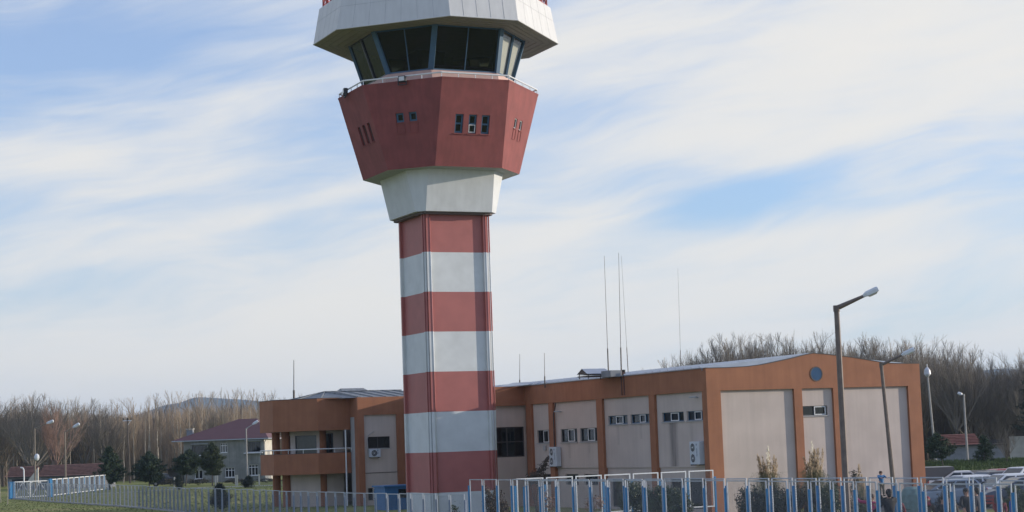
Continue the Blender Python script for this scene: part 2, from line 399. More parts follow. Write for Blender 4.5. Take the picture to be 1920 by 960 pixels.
# pale roller blinds in the two sunny faces
for i in (1,):
    fr, xl0, xr0, xl1, xr1, Hh = face(i, octo(2.45, 25.15), octo(3.62, 27.62))
    O, u, v, n = fr
    for k in (0, 1):
        f_ = lambda t, y: (xl0 + (xr0 - xl0) * t) * (1 - y / Hh) + (xl1 + (xr1 - xl1) * t) * (y / Hh)
        ta, tb = (.10, .46) if k == 0 else (.56, .92)
        pts = []
        for y in (.12, Hh - .12): pts.append((f_(ta, y), f_(tb, y), y))
        b_ = MB()
        for q_, (ya, yb) in enumerate(((.12, 1.35), (1.35, Hh - .35))):
            b_.poly([O + u * f_(ta, ya) + v * ya + n * (-.02 - .001 * q_), O + u * f_(tb, ya) + v * ya + n * (-.02 - .001 * q_), O + u * f_(tb, yb) + v * yb + n * -.02, O + u * f_(ta, yb) + v * yb + n * -.02])
        b_.build('roller_blind', mat('beige_blind', (.52, .50, .44), .8, var=.05), TW)
# consoles and chairs seen through the glass
m = MB(); m.box(-2.2, 2.2, -2.9, -2.2, 25.06, 25.75).box(-.6, -.1, -2.6, -2.3, 25.75, 26.25).box(1.0, 1.6, -2.5, -2.2, 25.75, 26.2).box(-2.9, -2.2, -2.0, 2.2, 25.06, 25.7)
m.box(-.9, .9, 1.0, 2.8, 25.06, 27.4); m.build('console', mat('console_dark', (.05, .05, .05), .6), TW)
# canopy
K0, K1_ = octo(6.95, 27.59), octo(6.35, 29.75)
m = MB(); m.strip(K0, K1_); m.strip(K1_, octo(6.1, 29.75)); m.poly(octo(6.1, 29.70))
m.build('canopy_fascia', M_CANOPY, TW)
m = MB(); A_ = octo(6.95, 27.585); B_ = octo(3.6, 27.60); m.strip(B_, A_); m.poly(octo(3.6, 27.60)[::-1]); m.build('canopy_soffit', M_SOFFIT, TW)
jt = MB()
for i in range(8):                                     # panel joints and drip edge
    fr, xl0, xr0, xl1, xr1, Hh = face(i, K0, K1_)
    nn_ = {0: 5, 7: 7, 1: 5}.get(i, 5)
    O, u, v, n = fr
    for k in range(1, nn_):
        t = k / nn_; jt.tube(O + u * (xl0 + (xr0 - xl0) * t) + v * .05, O + u * (xl1 + (xr1 - xl1) * t) + v * Hh, .012 if i == 0 else .007, n=4)
    if i != 0: jt.tube(O + u * (xl0 + (xl1 - xl0) * .62) + v * (Hh * .62), O + u * (xr0 + (xr1 - xr0) * .62) + v * (Hh * .62), .008, n=4)
jt.build('panel_joint', mat('joint_grey', (.30, .31, .32)), TW)
e_ = MB()
for i in range(8): e_.tube(K0[i], K0[(i + 1) % 8], .035, n=6)
e_.build('drip_edge', M_CANOPY, TW)
sj = MB()
for i in range(8):
    A0, A1, B0_, B1_ = A_[i], A_[(i + 1) % 8], B_[i], B_[(i + 1) % 8]
    for t in (.2, .4, .6, .8):
        a1 = A0.lerp(B0_, t); b1 = A1.lerp(B1_, t); sj.tube((a1.x, a1.y, 27.583), (b1.x, b1.y, 27.583), .012, n=4)
sj.build('soffit_joint', mat('soffit_joint_brown', (.24, .22, .19)), TW)
lt = MB(); Ra, Rb = octo(6.0, 29.75), octo(6.0, 31.0)
for i in range(8):
    n_ = 6
    for z in (.12, .62, 1.15):
        lt.tube(Ra[i] + Vector((0, 0, z)), Ra[(i + 1) % 8] + Vector((0, 0, z)), .045, n=6)
    for k in range(n_):
        P = Ra[i].lerp(Ra[(i + 1) % 8], k / n_); Q = Ra[i].lerp(Ra[(i + 1) % 8], (k + 1) / n_); z = Vector((0, 0, 1.15)); d = Vector((0, 0, .05))
        lt.tube(P + d, P + z, .05, n=6).tube(P + d, Q + z, .035, n=6).tube(Q + d, P + z, .035, n=6)
lt.build('roof_lattice_railing', M_REDM, TW)
# floodlights on the parapet
def flood(loc, rz, label):
    t = thing('floodlight', label, 'floodlight', loc, rz)
    m = MB(); m.box(-.22, .22, -.10, .14, -.17, .17).build('housing', mat('black_housing', (.03, .03, .032), .5), t, bevel=.03)
    MB().box(-.16, .16, -.115, -.101, -.12, .12).build('lens', M_LAMPG, t)
    m = MB(); m.box(-.26, -.23, -.05, .05, -.32, .06).box(.23, .26, -.05, .05, -.32, .06).box(-.26, .26, -.05, .05, -.35, -.32).build('bracket', mat('black_housing', (.03, .03, .032)), t)
    return t
T0 = Matrix.Translation((-3.99, 107, 0)) @ Matrix.Rotation(ROT, 4, 'Z')
pp = T0 @ (C1[7].lerp(C1[0], .505) + Vector((-.06, -.14, .18)))
flood(pp, ROT - rad(45), 'square black floodlight clipped on the rail over the two small square windows')
pp = T0 @ (C1[6].lerp(C1[7], .38) + Vector((-.15, 0, .22)))
flood(pp, ROT - rad(100), 'grey floodlight on the far left stretch of the cab railing')

# ================================================================== TERMINAL BUILDING  (local x = along the gable, y = back along the side)
BL = thing('terminal_building', 'two storey orange and pale pink building with low gable and rounded balcony bay', 'building', (9.86, 95.89, 0), ROT)
V3 = Vector
def vframe(O, U): return (V3(O), V3(U), V3((0, 0, 1)), V3(U).cross(V3((0, 0, 1))))
RC = .16
FG = vframe((0, RC, 0), (1, 0, 0))             # gable panels, outward -y
FS = vframe((RC, 22.5, 0), (0, -1, 0))         # side wall, outward -x ; u = 22.5 - y
FW1 = vframe((-1.35, 22.5 + RC, 0), (1, 0, 0))  # short return wall
FW2 = vframe((-5.48, 38.11 + RC, 0), (1, 0, 0))
m = MB()
holes_panel(m, FG, 0.05, 13.55, 0.05, 13.55, 6.4, [(5.97, 7.53, 4.88, 5.39)], .2, v0=-.2)
# side upper wall with the strip windows, u = 22.5 - y
SW = [(21.05, 19.16), (17.74, 15.5), (15.13, 12.86)]; SH = [(11.44, 9.1), (8.72, 6.43), (5.1, 2.77), (2.43, .45)]
side_holes = [(22.5 - a_, 22.5 - b_, 3.91, 4.70) for a_, b_ in SW] + [(22.5 - a_, 22.5 - b_, 4.83, 5.33) for a_, b_ in SH]
holes_panel(m, FS, .05, 22.5 - RC, .05, 22.5 - RC, 6.4, side_holes, .2, v0=2.37)
FSL = (FS[0] + V3((.07, 0, 0)), FS[1], FS[2], FS[3])
lo_holes = [(22.5 - 20.9, 22.5 - 19.3, 1.35, 2.0), (22.5 - 17.4, 22.5 - 15.7, 1.35, 2.0), (22.5 - 14.9, 22.5 - 13.2, 1.35, 2.0), (22.5 - 11.5, 22.5 - 9.2, .15, 1.7), (22.5 - 4.6, 22.5 - .9, .2, 1.75)]
holes_panel(m, FSL, .05, 22.5 - RC, .05, 22.5 - RC, 2.37, lo_holes, .2, v0=-.2)
m.poly([(RC, RC, 2.37), (RC, 22.5, 2.37), (RC + .07, 22.5, 2.37), (RC + .07, RC, 2.37)])
FW1 = vframe((-2.6, 22.5 + RC, 0), (1, 0, 0))
holes_panel(m, FW1, .5, 2.6 + RC, .5, 2.6 + RC, 6.4, [(.65, 2.62, 3.1, 4.98)], .2, v0=-.2)
holes_panel(m, FW2, RC, 3.9, RC, 3.9, 6.4, [(.74, 2.40, 3.93, 4.74), (.68, 1.95, .35, 1.2)], .2, v0=-.2)
# hidden faces so the block is closed
m.poly([(13.6, 0.1, -.2), (13.6, 50, -.2), (13.6, 50, 7.4), (13.6, 0.1, 7.4)]); m.poly([(13.6, 50, -.2), (-5.4, 50, -.2), (-5.4, 50, 7.4), (13.6, 50, 7.4)])
m.poly([(-1.5, 22.8, -.2), (-1.5, 38.3, -.2), (-1.5, 38.3, 7.4), (-1.5, 22.8, 7.4)])
m.poly([(-5.4, 47.5, -.2), (-5.4, 50, -.2), (-5.4, 50, 7.4), (-5.4, 47.5, 7.4)])
m.poly([(0.3, 0.35, 7.40), (13.5, 0.35, 7.40), (13.5, 49.9, 7.40), (-1.5, 49.9, 7.40), (-1.5, 22.9, 7.40), (.3, 22.9, 7.40)])
m.build('wall', M_WALL, BL)
# thin floor line on the wing wall
MB().box(-5.0, -2.6, 38.11 + RC - .03, 38.11 + RC, 2.22, 2.26).build('floor_line', M_TRIM, BL)
# gable frame (fascia with the low gable curve, pilasters)
gp = [(0, 7.5), (1.3, 7.505), (2.5, 7.54), (3.4, 7.62), (4.3, 7.76), (5.3, 7.93), (6.2, 8.11), (6.72, 8.19), (7.5, 8.13), (9.28, 7.93), (11.36, 7.60), (12.2, 7.56), (13.62, 7.54)]
m = MB()
n_ = len(gp); k = len(m.v)
for y in (0, .28):
    for x, z in gp: m.v.append((x, y, z))
    for x, z in gp: m.v.append((x, y, 6.33))
for i in range(n_ - 1):
    m.f.append((i, n_ + i, n_ + i + 1, i + 1)); j = 2 * n_ + i; m.f.append((j, j + 1, j + n_ + 1, j + n_)); m.f.append((i, i + 1, j + 1, j)); m.f.append((n_ + i, j + n_, j + n_ + 1, n_ + i + 1))
m.f += [(0, 2 * n_, 3 * n_, n_), (n_ - 1, 2 * n_ - 1, 4 * n_ - 1, 3 * n_ - 1)]
m.build('gable_fascia', M_ORANGE, BL)
m = MB()
for x, z in zip(gp, gp[1:]): m.poly([(x[0], -.02, x[1] + .035), (z[0], -.02, z[1] + .035), (z[0], .30, z[1] + .035), (x[0], .30, x[1] + .035)]); m.poly([(x[0], -.02, x[1] + .0), (z[0], -.02, z[1] + .0), (z[0], -.02, z[1] + .035), (x[0], -.02, x[1] + .035)])
m.build('gable_coping', M_TRIM, BL)
for x0, x1 in ((0.0, .84), (5.37, 5.87), (7.86, 8.40), (12.78, 13.62)):
    MB().box(x0, x1, 0.003, .26, -.2, 6.33).build('pilaster', M_ORANGE, BL)
# round window in the gable
m = MB(); c = V3((6.83, 0, 7.09)); N_ = 28
ring = lambda r, y: [V3((c.x + r * math.cos(2 * math.pi * i / N_), y, c.z + r * math.sin(2 * math.pi * i / N_))) for i in range(N_)]
m.strip(ring(.40, -.02), ring(.34, -.02)); m.strip(ring(.40, .0), ring(.40, -.02)); w = m.build('round_window', M_TRIM, BL)
MB().poly(ring(.345, -.012)).build('pane', mat('blue_round_pane', (.03, .085, .17), .6, var=.1, spec=.15), w)
# side fascia + pilasters
MB().box(0.0, .28, .282, 22.36, 6.33, 7.5).build('side_fascia', M_ORANGE, BL)
MB().box(-.03, .30, .30, 22.36, 7.502, 7.55).build('eave_gutter', M_GALV, BL)
for y0, y1 in ((.28, .52), (5.66, 6.28), (11.88, 12.62), (18.42, 19.02), (21.5, 22.3)):
    MB().box(0.003, .22, y0, y1, -.2, 6.328).build('pilaster', M_ORANGE, BL)
MB().box(-2.1, .278, 22.37, 22.64, 6.30, 7.5).build('return_fascia', M_ORANGE, BL)
# wing
MB().box(-5.48, -1.5, 38.11, 38.39, 6.26, 7.5).build('wing_fascia', M_ORANGE, BL)
m = MB().box(-5.48, -5.03, 38.113, 38.37, -.2, 6.26).box(-5.478, -5.2, 38.373, 38.85, -.2, 7.498); m.build('pilaster', M_ORANGE, BL)
MB().box(-2.60, -2.05, 38.113, 38.37, -.2, 6.26).build('pilaster', M_ORANGE, BL)
MB().box(-5.46, -5.2, 38.852, 39.72, -.2, 6.15).build('side_strip', M_WALLC, BL)
MB().box(-5.477, -5.2, 38.852, 39.70, 6.15, 7.496).build('pilaster', M_ORANGE, BL)
# windows
for (a_, b_) in SW:
    u0_, u1_ = 22.5 - a_, 22.5 - b_; w_ = u1_ - u0_
    window(BL, FS, u0_, u1_, 3.91, 4.70, .14, M_FRAMED, sash=(u0_ + w_ * .40, u0_ + w_ * .78), mull=(u0_ + w_ * .40, u0_ + w_ * .80), sill=M_WALLC)
for i, (a_, b_) in enumerate(SH):
    u0_, u1_ = 22.5 - a_, 22.5 - b_; w_ = u1_ - u0_
    sa = (u0_ + w_ * .36, u0_ + w_ * .72) if i != 1 else (u0_ + w_ * .42, u0_ + w_ * .70)
    window(BL, FS, u0_, u1_, 4.83, 5.33, .14, M_FRAME, sash=sa, mull=(sa[0], sa[1]), sill=M_WALLC, room=M_ROOML)
for h_ in lo_holes: window(BL, FSL, *h_, .14, M_FRAMED, mull=((h_[0] + h_[1]) / 2,), fw=.06)
window(BL, FG, 5.97, 7.53, 4.88, 5.39, .12, M_FRAMED, sash=(6.72, 7.44), mull=(6.70,), sill=M_WALLC)
w = window(BL, FW1, .65, 2.62, 3.1, 4.98, .12, M_TRIM, mull=(1.45,), trans=(4.05,), fw=.07, roomd=1.5)
w = window(BL, FW2, .74, 2.40, 3.93, 4.74, .14, M_TRIM, mull=(1.52,), sill=M_WALLC)
w = window(BL, FW2, .68, 1.95, .35, 1.2, .14, M_TRIM, sash=(1.05, 1.85), mull=(1.0,))
# bay
BP = [(-5.479, 39.66), (-7.9, 39.66), (-10.35, 42.15), (-10.35, 45.3), (-7.9, 47.8), (-5.479, 47.8)]
IP = [(-5.479, 41.3), (-7.25, 41.3), (-8.75, 42.8), (-8.75, 44.7), (-7.25, 46.2), (-5.479, 46.2)]
def shell(pts, z0, z1, th=.22):
    m = MB()
    c = V3((-6.5, 43.7, 0)); ins = [V3((p[0], p[1], 0)) + (c - V3((p[0], p[1], 0))).normalized() * th for p in pts]
    A = [V3((p[0], p[1], z0)) for p in pts]; B = [V3((p[0], p[1], z1)) for p in pts]; Ai = [V3((p.x, p.y, z0)) for p in ins]; Bi = [V3((p.x, p.y, z1)) for p in ins]
    m.strip(A, B, False); m.strip(Ai, Bi, False); m.strip(B, Bi, False); m.strip(A, Ai, False); return m
shell(BP, 5.30, 7.52, .25).build('bay_fascia', M_ORANGE, BL)
shell([(x * 1.002, y) for x, y in BP], 7.522, 7.56, .30).build('bay_coping', M_TRIM, BL)
shell(BP, 2.28, 3.72, .18).build('balcony_parapet', M_ORANGE, BL)
shell([(x, y) for x, y in BP], 3.722, 3.75, .2).build('parapet_coping', M_TRIM, BL)
ins = lambda d: [((x + 6.5) * (1 - d) - 6.5 if x < -5.6 else x, (y - 43.7) * (1 - d) + 43.7) for x, y in BP]
MB().prism(ins(.03), 2.30, 2.48).build('balcony_slab', M_WALLC, BL)
MB().prism(ins(.02), 5.31, 5.45).build('bay_ceiling', M_WALLC, BL)
m = MB()                                                  # room walls behind the balcony
fI = []
for (p_, q_) in zip(IP, IP[1:]):
    P0, P1 = V3((q_[0], q_[1], 0)), V3((p_[0], p_[1], 0)); U_ = (P1 - P0).normalized(); fI.append((vframe(P0, U_), (P1 - P0).length))
bayw = {0: [(.45, 1.05, 2.5, 5.1)], 1: [(.22, 1.90, 3.0, 5.0)], 2: [(.5, 1.4, 3.0, 5.0)]}
for i, (fr, L_) in enumerate(fI): holes_panel(m, fr, 0, L_, 0, L_, 5.31, bayw.get(i, []), .15, v0=-.1)
m.build('bay_room_wall', M_WALL, BL)
for i, hh in bayw.items():
    for h_ in hh: window(BL, fI[i][0], *h_, .1, M_FRAMED, fw=.06, room=M_ROOML if i == 1 else M_ROOM, roomd=.6)
colp = [(518, 133.6, .29, -.1, 5.31), (537, 131.8, .32, -.1, 5.31), (604.5, 130.6, .30, -.1, 5.31), (560, 134.5, .16, -.1, 2.3)]
Minv = (Matrix.Translation((9.86, 95.89, 0)) @ Matrix.Rotation(ROT, 4, 'Z')).inverted()
for px, D, r, z0, z1 in colp:
    q_ = Minv @ col_at(px, D, 860)
    MB().tube((q_.x, q_.y, z0), (q_.x, q_.y, z1), r, n=16).build('column', M_ORANGE, BL, smooth=False)
q_ = Minv @ col_at(649, 129.3, 860)
MB().tube((q_.x, q_.y, -.1), (q_.x, q_.y, 5.3), .055, n=8).build('downpipe', M_GALVW, BL)
q_ = Minv @ col_at(577, 133.8, 900)
MB().tube((q_.x, q_.y, -.1), (q_.x, q_.y, 2.3), .05, n=8).build('downpipe', M_GALVW, BL)
q_ = Minv @ col_at(568, 133.5, 900)
MB().box(q_.x - .13, q_.x + .13, q_.y - .1, q_.y + .1, -.1, 2.29).build('pier', M_WALLC, BL)
rl = MB(); rp = [V3((x * 1.0, y, 4.02)) for x, y in BP]
rl.path(rp, .035, n=8); rl.path([p - V3((0, 0, .0)) for p in rp[:1]], .03)
for a_, b_ in zip(rp, rp[1:]):
    k_ = max(2, int((b_ - a_).length / .95))
    for i in range(k_): P = a_.lerp(b_, i / k_); rl.tube((P.x, P.y, 3.75), P, .02, n=6)
rl.build('balcony_railing', M_GALVW, BL)
# ground floor windows under the bay (dark)
fr, L_ = fI[0]
# roofs
def roof(name, quads, mt, rib=None):
    m = MB()
    for q in quads: m.poly(q)
    if rib:
        for a_, b_ in rib: m.tube(a_, b_, .045, n=4, cap=True)
    return m.build(name, mt, BL)
RZ = 8.17
ribs = [((-.06, y, 7.60), (6.72, y, RZ + .04)) for y in [0.55 + .84 * i for i in range(58)] if y < 22.3 or True]
ribs = [r_ for r_ in ribs if r_[0][1] < 49]
roof('metal_roof', [[(-.08, .3, 7.56), (-.08, 49.9, 7.56), (6.72, 49.9, RZ), (6.72, .3, RZ)], [(6.72, .3, RZ), (6.72, 49.9, RZ), (13.6, 49.9, 7.54), (13.6, .3, 7.54)],
     [(-.08, .305, 7.40), (6.72, .305, 7.40), (6.72, .305, RZ), (-.08, .305, 7.56)], [(13.6, .305, 7.40), (13.6, .305, 7.54), (6.72, .305, RZ), (6.72, .305, 7.40)], [(-.08, .3, 7.52), (-.08, 49.9, 7.52), (-.08, 49.9, 7.56), (-.08, .3, 7.56)]], M_ROOF, ribs)
# wing / connector hip roof
wr = MB()
AP = (-6.1, 43.2, 8.08)
wr.poly([(-5.2, 38.5, 7.50), (-0.2, 38.5, 7.50), (-0.2, 43.2, 8.08), AP]); base_ = [(-5.2, 38.5), (-7.3, 40.6), (-8.6, 42.6), (-8.6, 45.2), (-7.3, 47.4), (-.2, 49.5)]
for p_, q_ in zip(base_, base_[1:]): wr.poly([(p_[0], p_[1], 7.50), AP, (q_[0], q_[1], 7.50)])
wr.poly([(-.2, 49.5, 7.5), AP, (-.2, 43.2, 8.08)])
wr.poly([(-5.3, 38.4, 7.49), (-7.8, 39.9, 7.49), (-10.1, 42.2, 7.49), (-10.1, 45.2, 7.49), (-7.8, 47.6, 7.49), (-.3, 49.5, 7.49), (-.3, 38.4, 7.49)][::-1])
wr.poly([(-1.5, 22.7, 7.5), (.1, 22.7, 7.52), (.1, 38.6, 7.56), (-1.5, 38.6, 7.50)])
for i in range(7): x = -5.2 + i * .95; wr.tube((x + .1, 38.5, 7.53), (x - .3, 43.2, 8.11), .04, n=4)
for P in base_[:4]: wr.tube((P[0], P[1], 7.53), (AP[0], AP[1], 8.11), .05, n=4)
wr.tube((AP[0], AP[1], 8.11), (-.2, 43.2, 8.11), .05, n=4)
wr.build('wing_roof', M_ROOFD, BL)
# small tent roof over the inner corner
MB().poly([(-1.6, 22.8, 7.52), (.05, 21.0, 7.57), (1.2, 17.0, 7.70), (.2, 24.5, 7.80)]).build('valley_flashing', M_ROOF, BL)
# roof lantern on the wing
def lantern(x0, x1, y0, y1, z0, z1, zr, mt, open_=False):
    t = MB()
    if open_:
        for x in (x0 + .1, x1 - .1):
            for y in (y0 + .12, y1 - .12): t.tube((x, y, z0 - .35), (x, y, z1), .03, n=6)
        t.box(x0 - .05, x1 + .05, y0, y1, z0 - .12, z0 - .02)
    else: t.box(x0 + .15, x1 - .15, y0 + .15, y1 - .15, z0 - .3, z1)
    p_ = t.build('roof_vent', M_BLOCK, BL)
    r_ = MB(); ym = (y0 + y1) / 2; xm = (x0 + x1) / 2
    if open_:   # ridge along y
        r_.poly([(x0, y0, z1), (x0, y1, z1), (xm, y1, zr), (xm, y0, zr)]); r_.poly([(xm, y0, zr), (xm, y1, zr), (x1, y1, z1), (x1, y0, z1)])
        r_.poly([(x0, y0, z1), (xm, y0, zr), (x1, y0, z1)]); r_.poly([(x0, y1, z1), (xm, y1, zr), (x1, y1, z1)])
        r_.poly([(x0, y0, z1 - .03), (x1, y0, z1 - .03), (x1, y1, z1 - .03), (x0, y1, z1 - .03)])
    else:
        r_.poly([(x0, y0, z1), (x1, y0, z1), (x1 - .12, ym, zr), (x0 + .12, ym, zr)]); r_.poly([(x1, y1, z1), (x0, y1, z1), (x0 + .12, ym, zr), (x1 - .12, ym, zr)])
        r_.poly([(x0, y0, z1), (x0 + .12, ym, zr), (x0, y1, z1)]); r_.poly([(x1, y0, z1), (x1, y1, z1), (x1 - .12, ym, zr)]); r_.poly([(x0, y0, z1 - .05), (x1, y0, z1 - .05), (x1, y1, z1 - .05), (x0, y1, z1 - .05)])
    r_.build('vent_roof', mt, p_)
lq = Minv @ atz(660, 735, 8.3) 
lc = Minv @ at(660, 735, 134)
lantern(lc.x - 1.0, lc.x + 1.0, lc.y - .7, lc.y + .7, 7.95, 8.12, 8.33, M_ROOFD)
vc = Minv @ at(1113, 703, 105.5)
vt = MB(); X0, X1, Y0, Y1 = vc.x - .75, vc.x + .85, vc.y - .65, vc.y + .65; ZE_, ZR_ = 7.74, 8.05
for x in (X0 + .12, X1 - .12):
    for y in (Y0 + .1, Y1 - .1): vt.tube((x, y, 7.45), (x, y, ZE_), .025, n=6)
vt.box(X0 + .05, X1 - .05, Y0, Y1, 7.58, 7.64); vp = vt.build('roof_vent', M_TRIM, BL)
vt = MB(); ym = (Y0 + Y1) / 2
vt.poly([(X0, Y0, ZE_), (X1, Y0, ZE_), (X1 - .1, ym, ZR_), (X0, ym, ZR_)]); vt.poly([(X1, Y1, ZE_), (X0, Y1, ZE_), (X0, ym, ZR_), (X1 - .1, ym, ZR_)]); vt.poly([(X1, Y0, ZE_), (X1, Y1, ZE_), (X1 - .1, ym, ZR_)])
vt.poly([(X0, Y0, ZE_ - .04), (X1, Y0, ZE_ - .04), (X1, Y1, ZE_ - .04), (X0, Y1, ZE_ - .04)]); vt.build('vent_roof', M_ROOF, vp)
MB().poly([(X0 + .02, Y0 + .02, ZE_), (X0 + .02, ym, ZR_ - .02), (X0 + .02, Y1 - .02, ZE_)]).build('vent_gable', M_TRIM, vp)
MB().box(vc.x + .1, vc.x + .8, vc.y - 1.9, vc.y - .75, 7.5, 7.86).build('vent_duct', M_BLOCK, BL)
def stain_mat(name='water_stain', w0=.12, w1=.55, amt=.75):
    m = bpy.data.materials.new(name); m.use_nodes = True
    N = m.node_tree.nodes; L = m.node_tree.links; b = N['Principled BSDF']; b.inputs['Base Color'].default_value = (.16, .15, .15, 1); b.inputs['Roughness'].default_value = .9
    tc = N.new('ShaderNodeTexCoord'); sp = N.new('ShaderNodeSeparateXYZ'); L.new(tc.outputs['Object'], sp.inputs[0])
    no = N.new('ShaderNodeTexNoise'); no.inputs['Scale'].default_value = 5; mp = N.new('ShaderNodeMapping'); mp.inputs['Scale'].default_value = (1, 1, .08)
    L.new(tc.outputs['Object'], mp.inputs[0]); L.new(mp.outputs[0], no.inputs['Vector'])
    ab = N.new('ShaderNodeMath'); ab.operation = 'ABSOLUTE'; L.new(sp.outputs[1], ab.inputs[0])
    mr = N.new('ShaderNodeMapRange'); mr.inputs[1].default_value = w0; mr.inputs[2].default_value = w1; mr.inputs[3].default_value = amt; mr.inputs[4].default_value = 0; L.new(ab.outputs[0], mr.inputs[0])
    ml = N.new('ShaderNodeMath'); ml.operation = 'MULTIPLY'; L.new(mr.outputs[0], ml.inputs[0]); L.new(no.outputs[0], ml.inputs[1]); L.new(ml.outputs[0], b.inputs['Alpha'])
    MATS[name] = m; return m
stain_mat('water_stain_faint', .02, .2, .22)
# cable down the side wall, small wall lamps, stain
cb = MB(); cb.path([(.0, 17.9, 6.3), (-.03, 18.05, 5.9), (-.01, 18.3, 5.6), (-.0, 18.34, 4.0), (-.0, 18.36, 3.5)], .035)
cb.build('wall_cable', M_TRIM, BL)
for (y, z) in ((17.55, 5.75), (1.2, 6.02)):
    MB().tube((RC, y, z), (-.15, y, z + .03), .03, n=6).tube((-.15, y - .35, z + .03), (-.15, y + .35, z + .03), .035, n=6).build('wall_lamp', M_GALV, BL)
for y, z1, l_ in ((10.3, 4.76, 1.1), (7.6, 4.76, .8), (16.6, 3.84, .9), (14.0, 3.84, .6), (2.0, 4.76, 1.0)):
    MB().poly([(0, .22, 0), (0, -.22, 0), (0, -.22, l_), (0, .22, l_)]).build('drip_mark', MATS['water_stain_faint'], BL, loc=(RC - .003, y, z1 - l_))
MB().box(RC - .10, RC, 19.75, 20.1, 3.45, 3.75).build('junction_box', M_WALLC, BL)
MB().poly([(0, .6, 0), (0, -.6, 0), (0, -.6, 2.35), (0, .6, 2.35)]).build('water_stain', stain_mat(), BL, loc=(RC - .004, 3.95, 2.42))

# ---- air conditioners: things of their own, hung on the walls
def aircon(loc, rz, w, h, fans, label, group=None, mark=True):
    t = thing('air_conditioner', label, 'air conditioner', loc, rz, group); M_AC = mat('ac_casing', (.50, .54, .58), .45, var=.06)
    MB().box(0, w, -.34, -.02, 0, h).build('casing', M_AC, t, bevel=.015)
    r = .22 if fans == 2 else h * .40
    for k in range(fans):
        cz = h * (.27 + .47 * k) if fans == 2 else h / 2; cx = w * .33 if fans == 2 else w * .40
        g = MB()
        N2 = 20; g.poly([(cx + r * math.cos(2 * math.pi * i / N2), -.345, cz + r * math.sin(2 * math.pi * i / N2)) for i in range(N2)][::-1])
        f_ = g.build('fan_opening', mat('fan_dark', (.03, .035, .045), .7), t)
        gg = MB()
        for rr in (.35, .65, 1.0):
            pts = [(cx + r * rr * math.cos(2 * math.pi * i / N2), -.355, cz + r * rr * math.sin(2 * math.pi * i / N2)) for i in range(N2 + 1)]; gg.path(pts, .006, n=4)
        gg.ball((cx, -.35, cz), .04, nu=8, nv=5)
        gg.build('fan_grille', M_GALVW, f_)
    bk = MB().box(.05, .1, -.34, 0, -.05, 0).box(w - .1, w - .05, -.34, 0, -.05, 0); bk.build('bracket', M_TRIM, t)
    if mark:
        mk = MB(); zz = h * .36
        for k in range(7): mk.box(w * .70 + .012 * (k % 3), w * .76 + .01 * ((k * 2) % 3), -.346, -.342, zz + k * .06, zz + k * .06 + .038)
        mk.box(w * .68, w * .74, -.346, -.342, h * .82, h * .90)
        mk.build('lettering', mat('blue_lettering', (.03, .08, .16)), t)
    return t
Tb = Matrix.Translation((9.86, 95.89, 0)) @ Matrix.Rotation(ROT, 4, 'Z')
aircon(Tb @ V3((RC, 18.75, 2.47)), ROT - rad(90), 1.0, 1.18, 2, 'twin fan air conditioner on the side wall next to the hanging black cable')
aircon(Tb @ V3((RC, 1.72, 2.53)), ROT - rad(90), 1.0, 1.2, 2, 'twin fan air conditioner on the side wall close to the gable corner')
aircon(Tb @ V3((-5.48 + .77, 38.11 + RC, 3.33)), ROT, .78, .54, 1, 'small single fan air conditioner under the dark window left of the tower', mark=True)
q_ = MB(); P = lambda x, z: (-5.48 + x, 38.11 + RC - .05, z)
q_.path([P(.74, 3.6), P(.70, 4.6), P(.80, 4.85), P(1.0, 5.0), P(1.22, 5.12)], .022)
q_.build('refrigerant_pipe', M_WALLC, BL)
# blue booth beside the tower foot
bt = thing('site_booth', 'blue metal booth with a flat roof at the foot of the tower', 'booth', atz(723, 957, 0) + V3((0, 0, 0)), ROT)
MB().box(0, 2.2, 0, 2.0, 0, 1.45).build('wall', M_BOOTH, bt); MB().box(-.12, 2.3, -.12, 2.1, 1.453, 1.55).build('roof', M_BOOTH, bt)
MB().box(.9, 1.8, -.02, -.003, .75, 1.3).build('window', M_CARGL, bt)

# ================================================================== THE SETTING
def struct(mb, name, m): 
    o = mb.build(name, m); o['kind'] = 'structure'; return o
struct(MB().poly([(-9000, -60, 0), (9000, -60, 0), (9000, 9000, 0), (-9000, 9000, 0)]), 'ground', M_GROUND)
struct(MB().poly([(14.5, 92, .004), (27, 88, .004), (75, 96, .004), (75, 166, .004), (38, 168, .004), (24, 128, .004)]), 'car_park', M_ASPH)
struct(MB().box(2, 2.001, 0, .001, -.1, -.09).poly([(-2.0, 85.2, .008), (12.9, 62.3, .008), (16.6, 54.0, .008), (14.6, 51.0, .008), (9.0, 58.9, .008), (-2.6, 83.0, .008)]), 'footpath', M_PAVE)
struct(MB().poly([(-49.0, 196, .006), (-52.2, 190.5, .006), (-36, 214, .006), (-12, 210, .006), (-12, 213, .006), (-38, 218, .006)]), 'path', M_PAVE)
vb = MB()
for x in range(24):
    for (y0, z0), (y1, z1) in zip(((169, .01), (172, .2), (176, .40), (186, .5)), ((172, .2), (176, .40), (186, .5), (196, .02))):
        xa, xb = 33 + x * 1.6, 34.6 + x * 1.6; vb.poly([(xa, y0, z0), (xb, y0, z0), (xb, y1, z1), (xa, y1, z1)])
struct(vb, 'verge', M_VERGE)
tf = MB(); rnd = random.Random(77)
for i in range(9000):
    x, y = rnd.uniform(33, 70), rnd.uniform(168, 186); z = max(0, min(.45, (y - 169) * .055)) - .03; h_ = rnd.uniform(.12, .42); dx = rnd.gauss(0, .1)
    tf.poly([(x - .07, y, z), (x + .07, y, z), (x + dx, y + rnd.gauss(0, .1), z + h_)])
o = tf.build('grass_tufts', mat('tuft_green', (.10, .13, .035), .9, var=.6, scale=.8)); o['kind'] = 'stuff'; o['label'] = 'uneven green grass tufts on the verge behind the parked cars'; o['category'] = 'grass'
tf = MB()
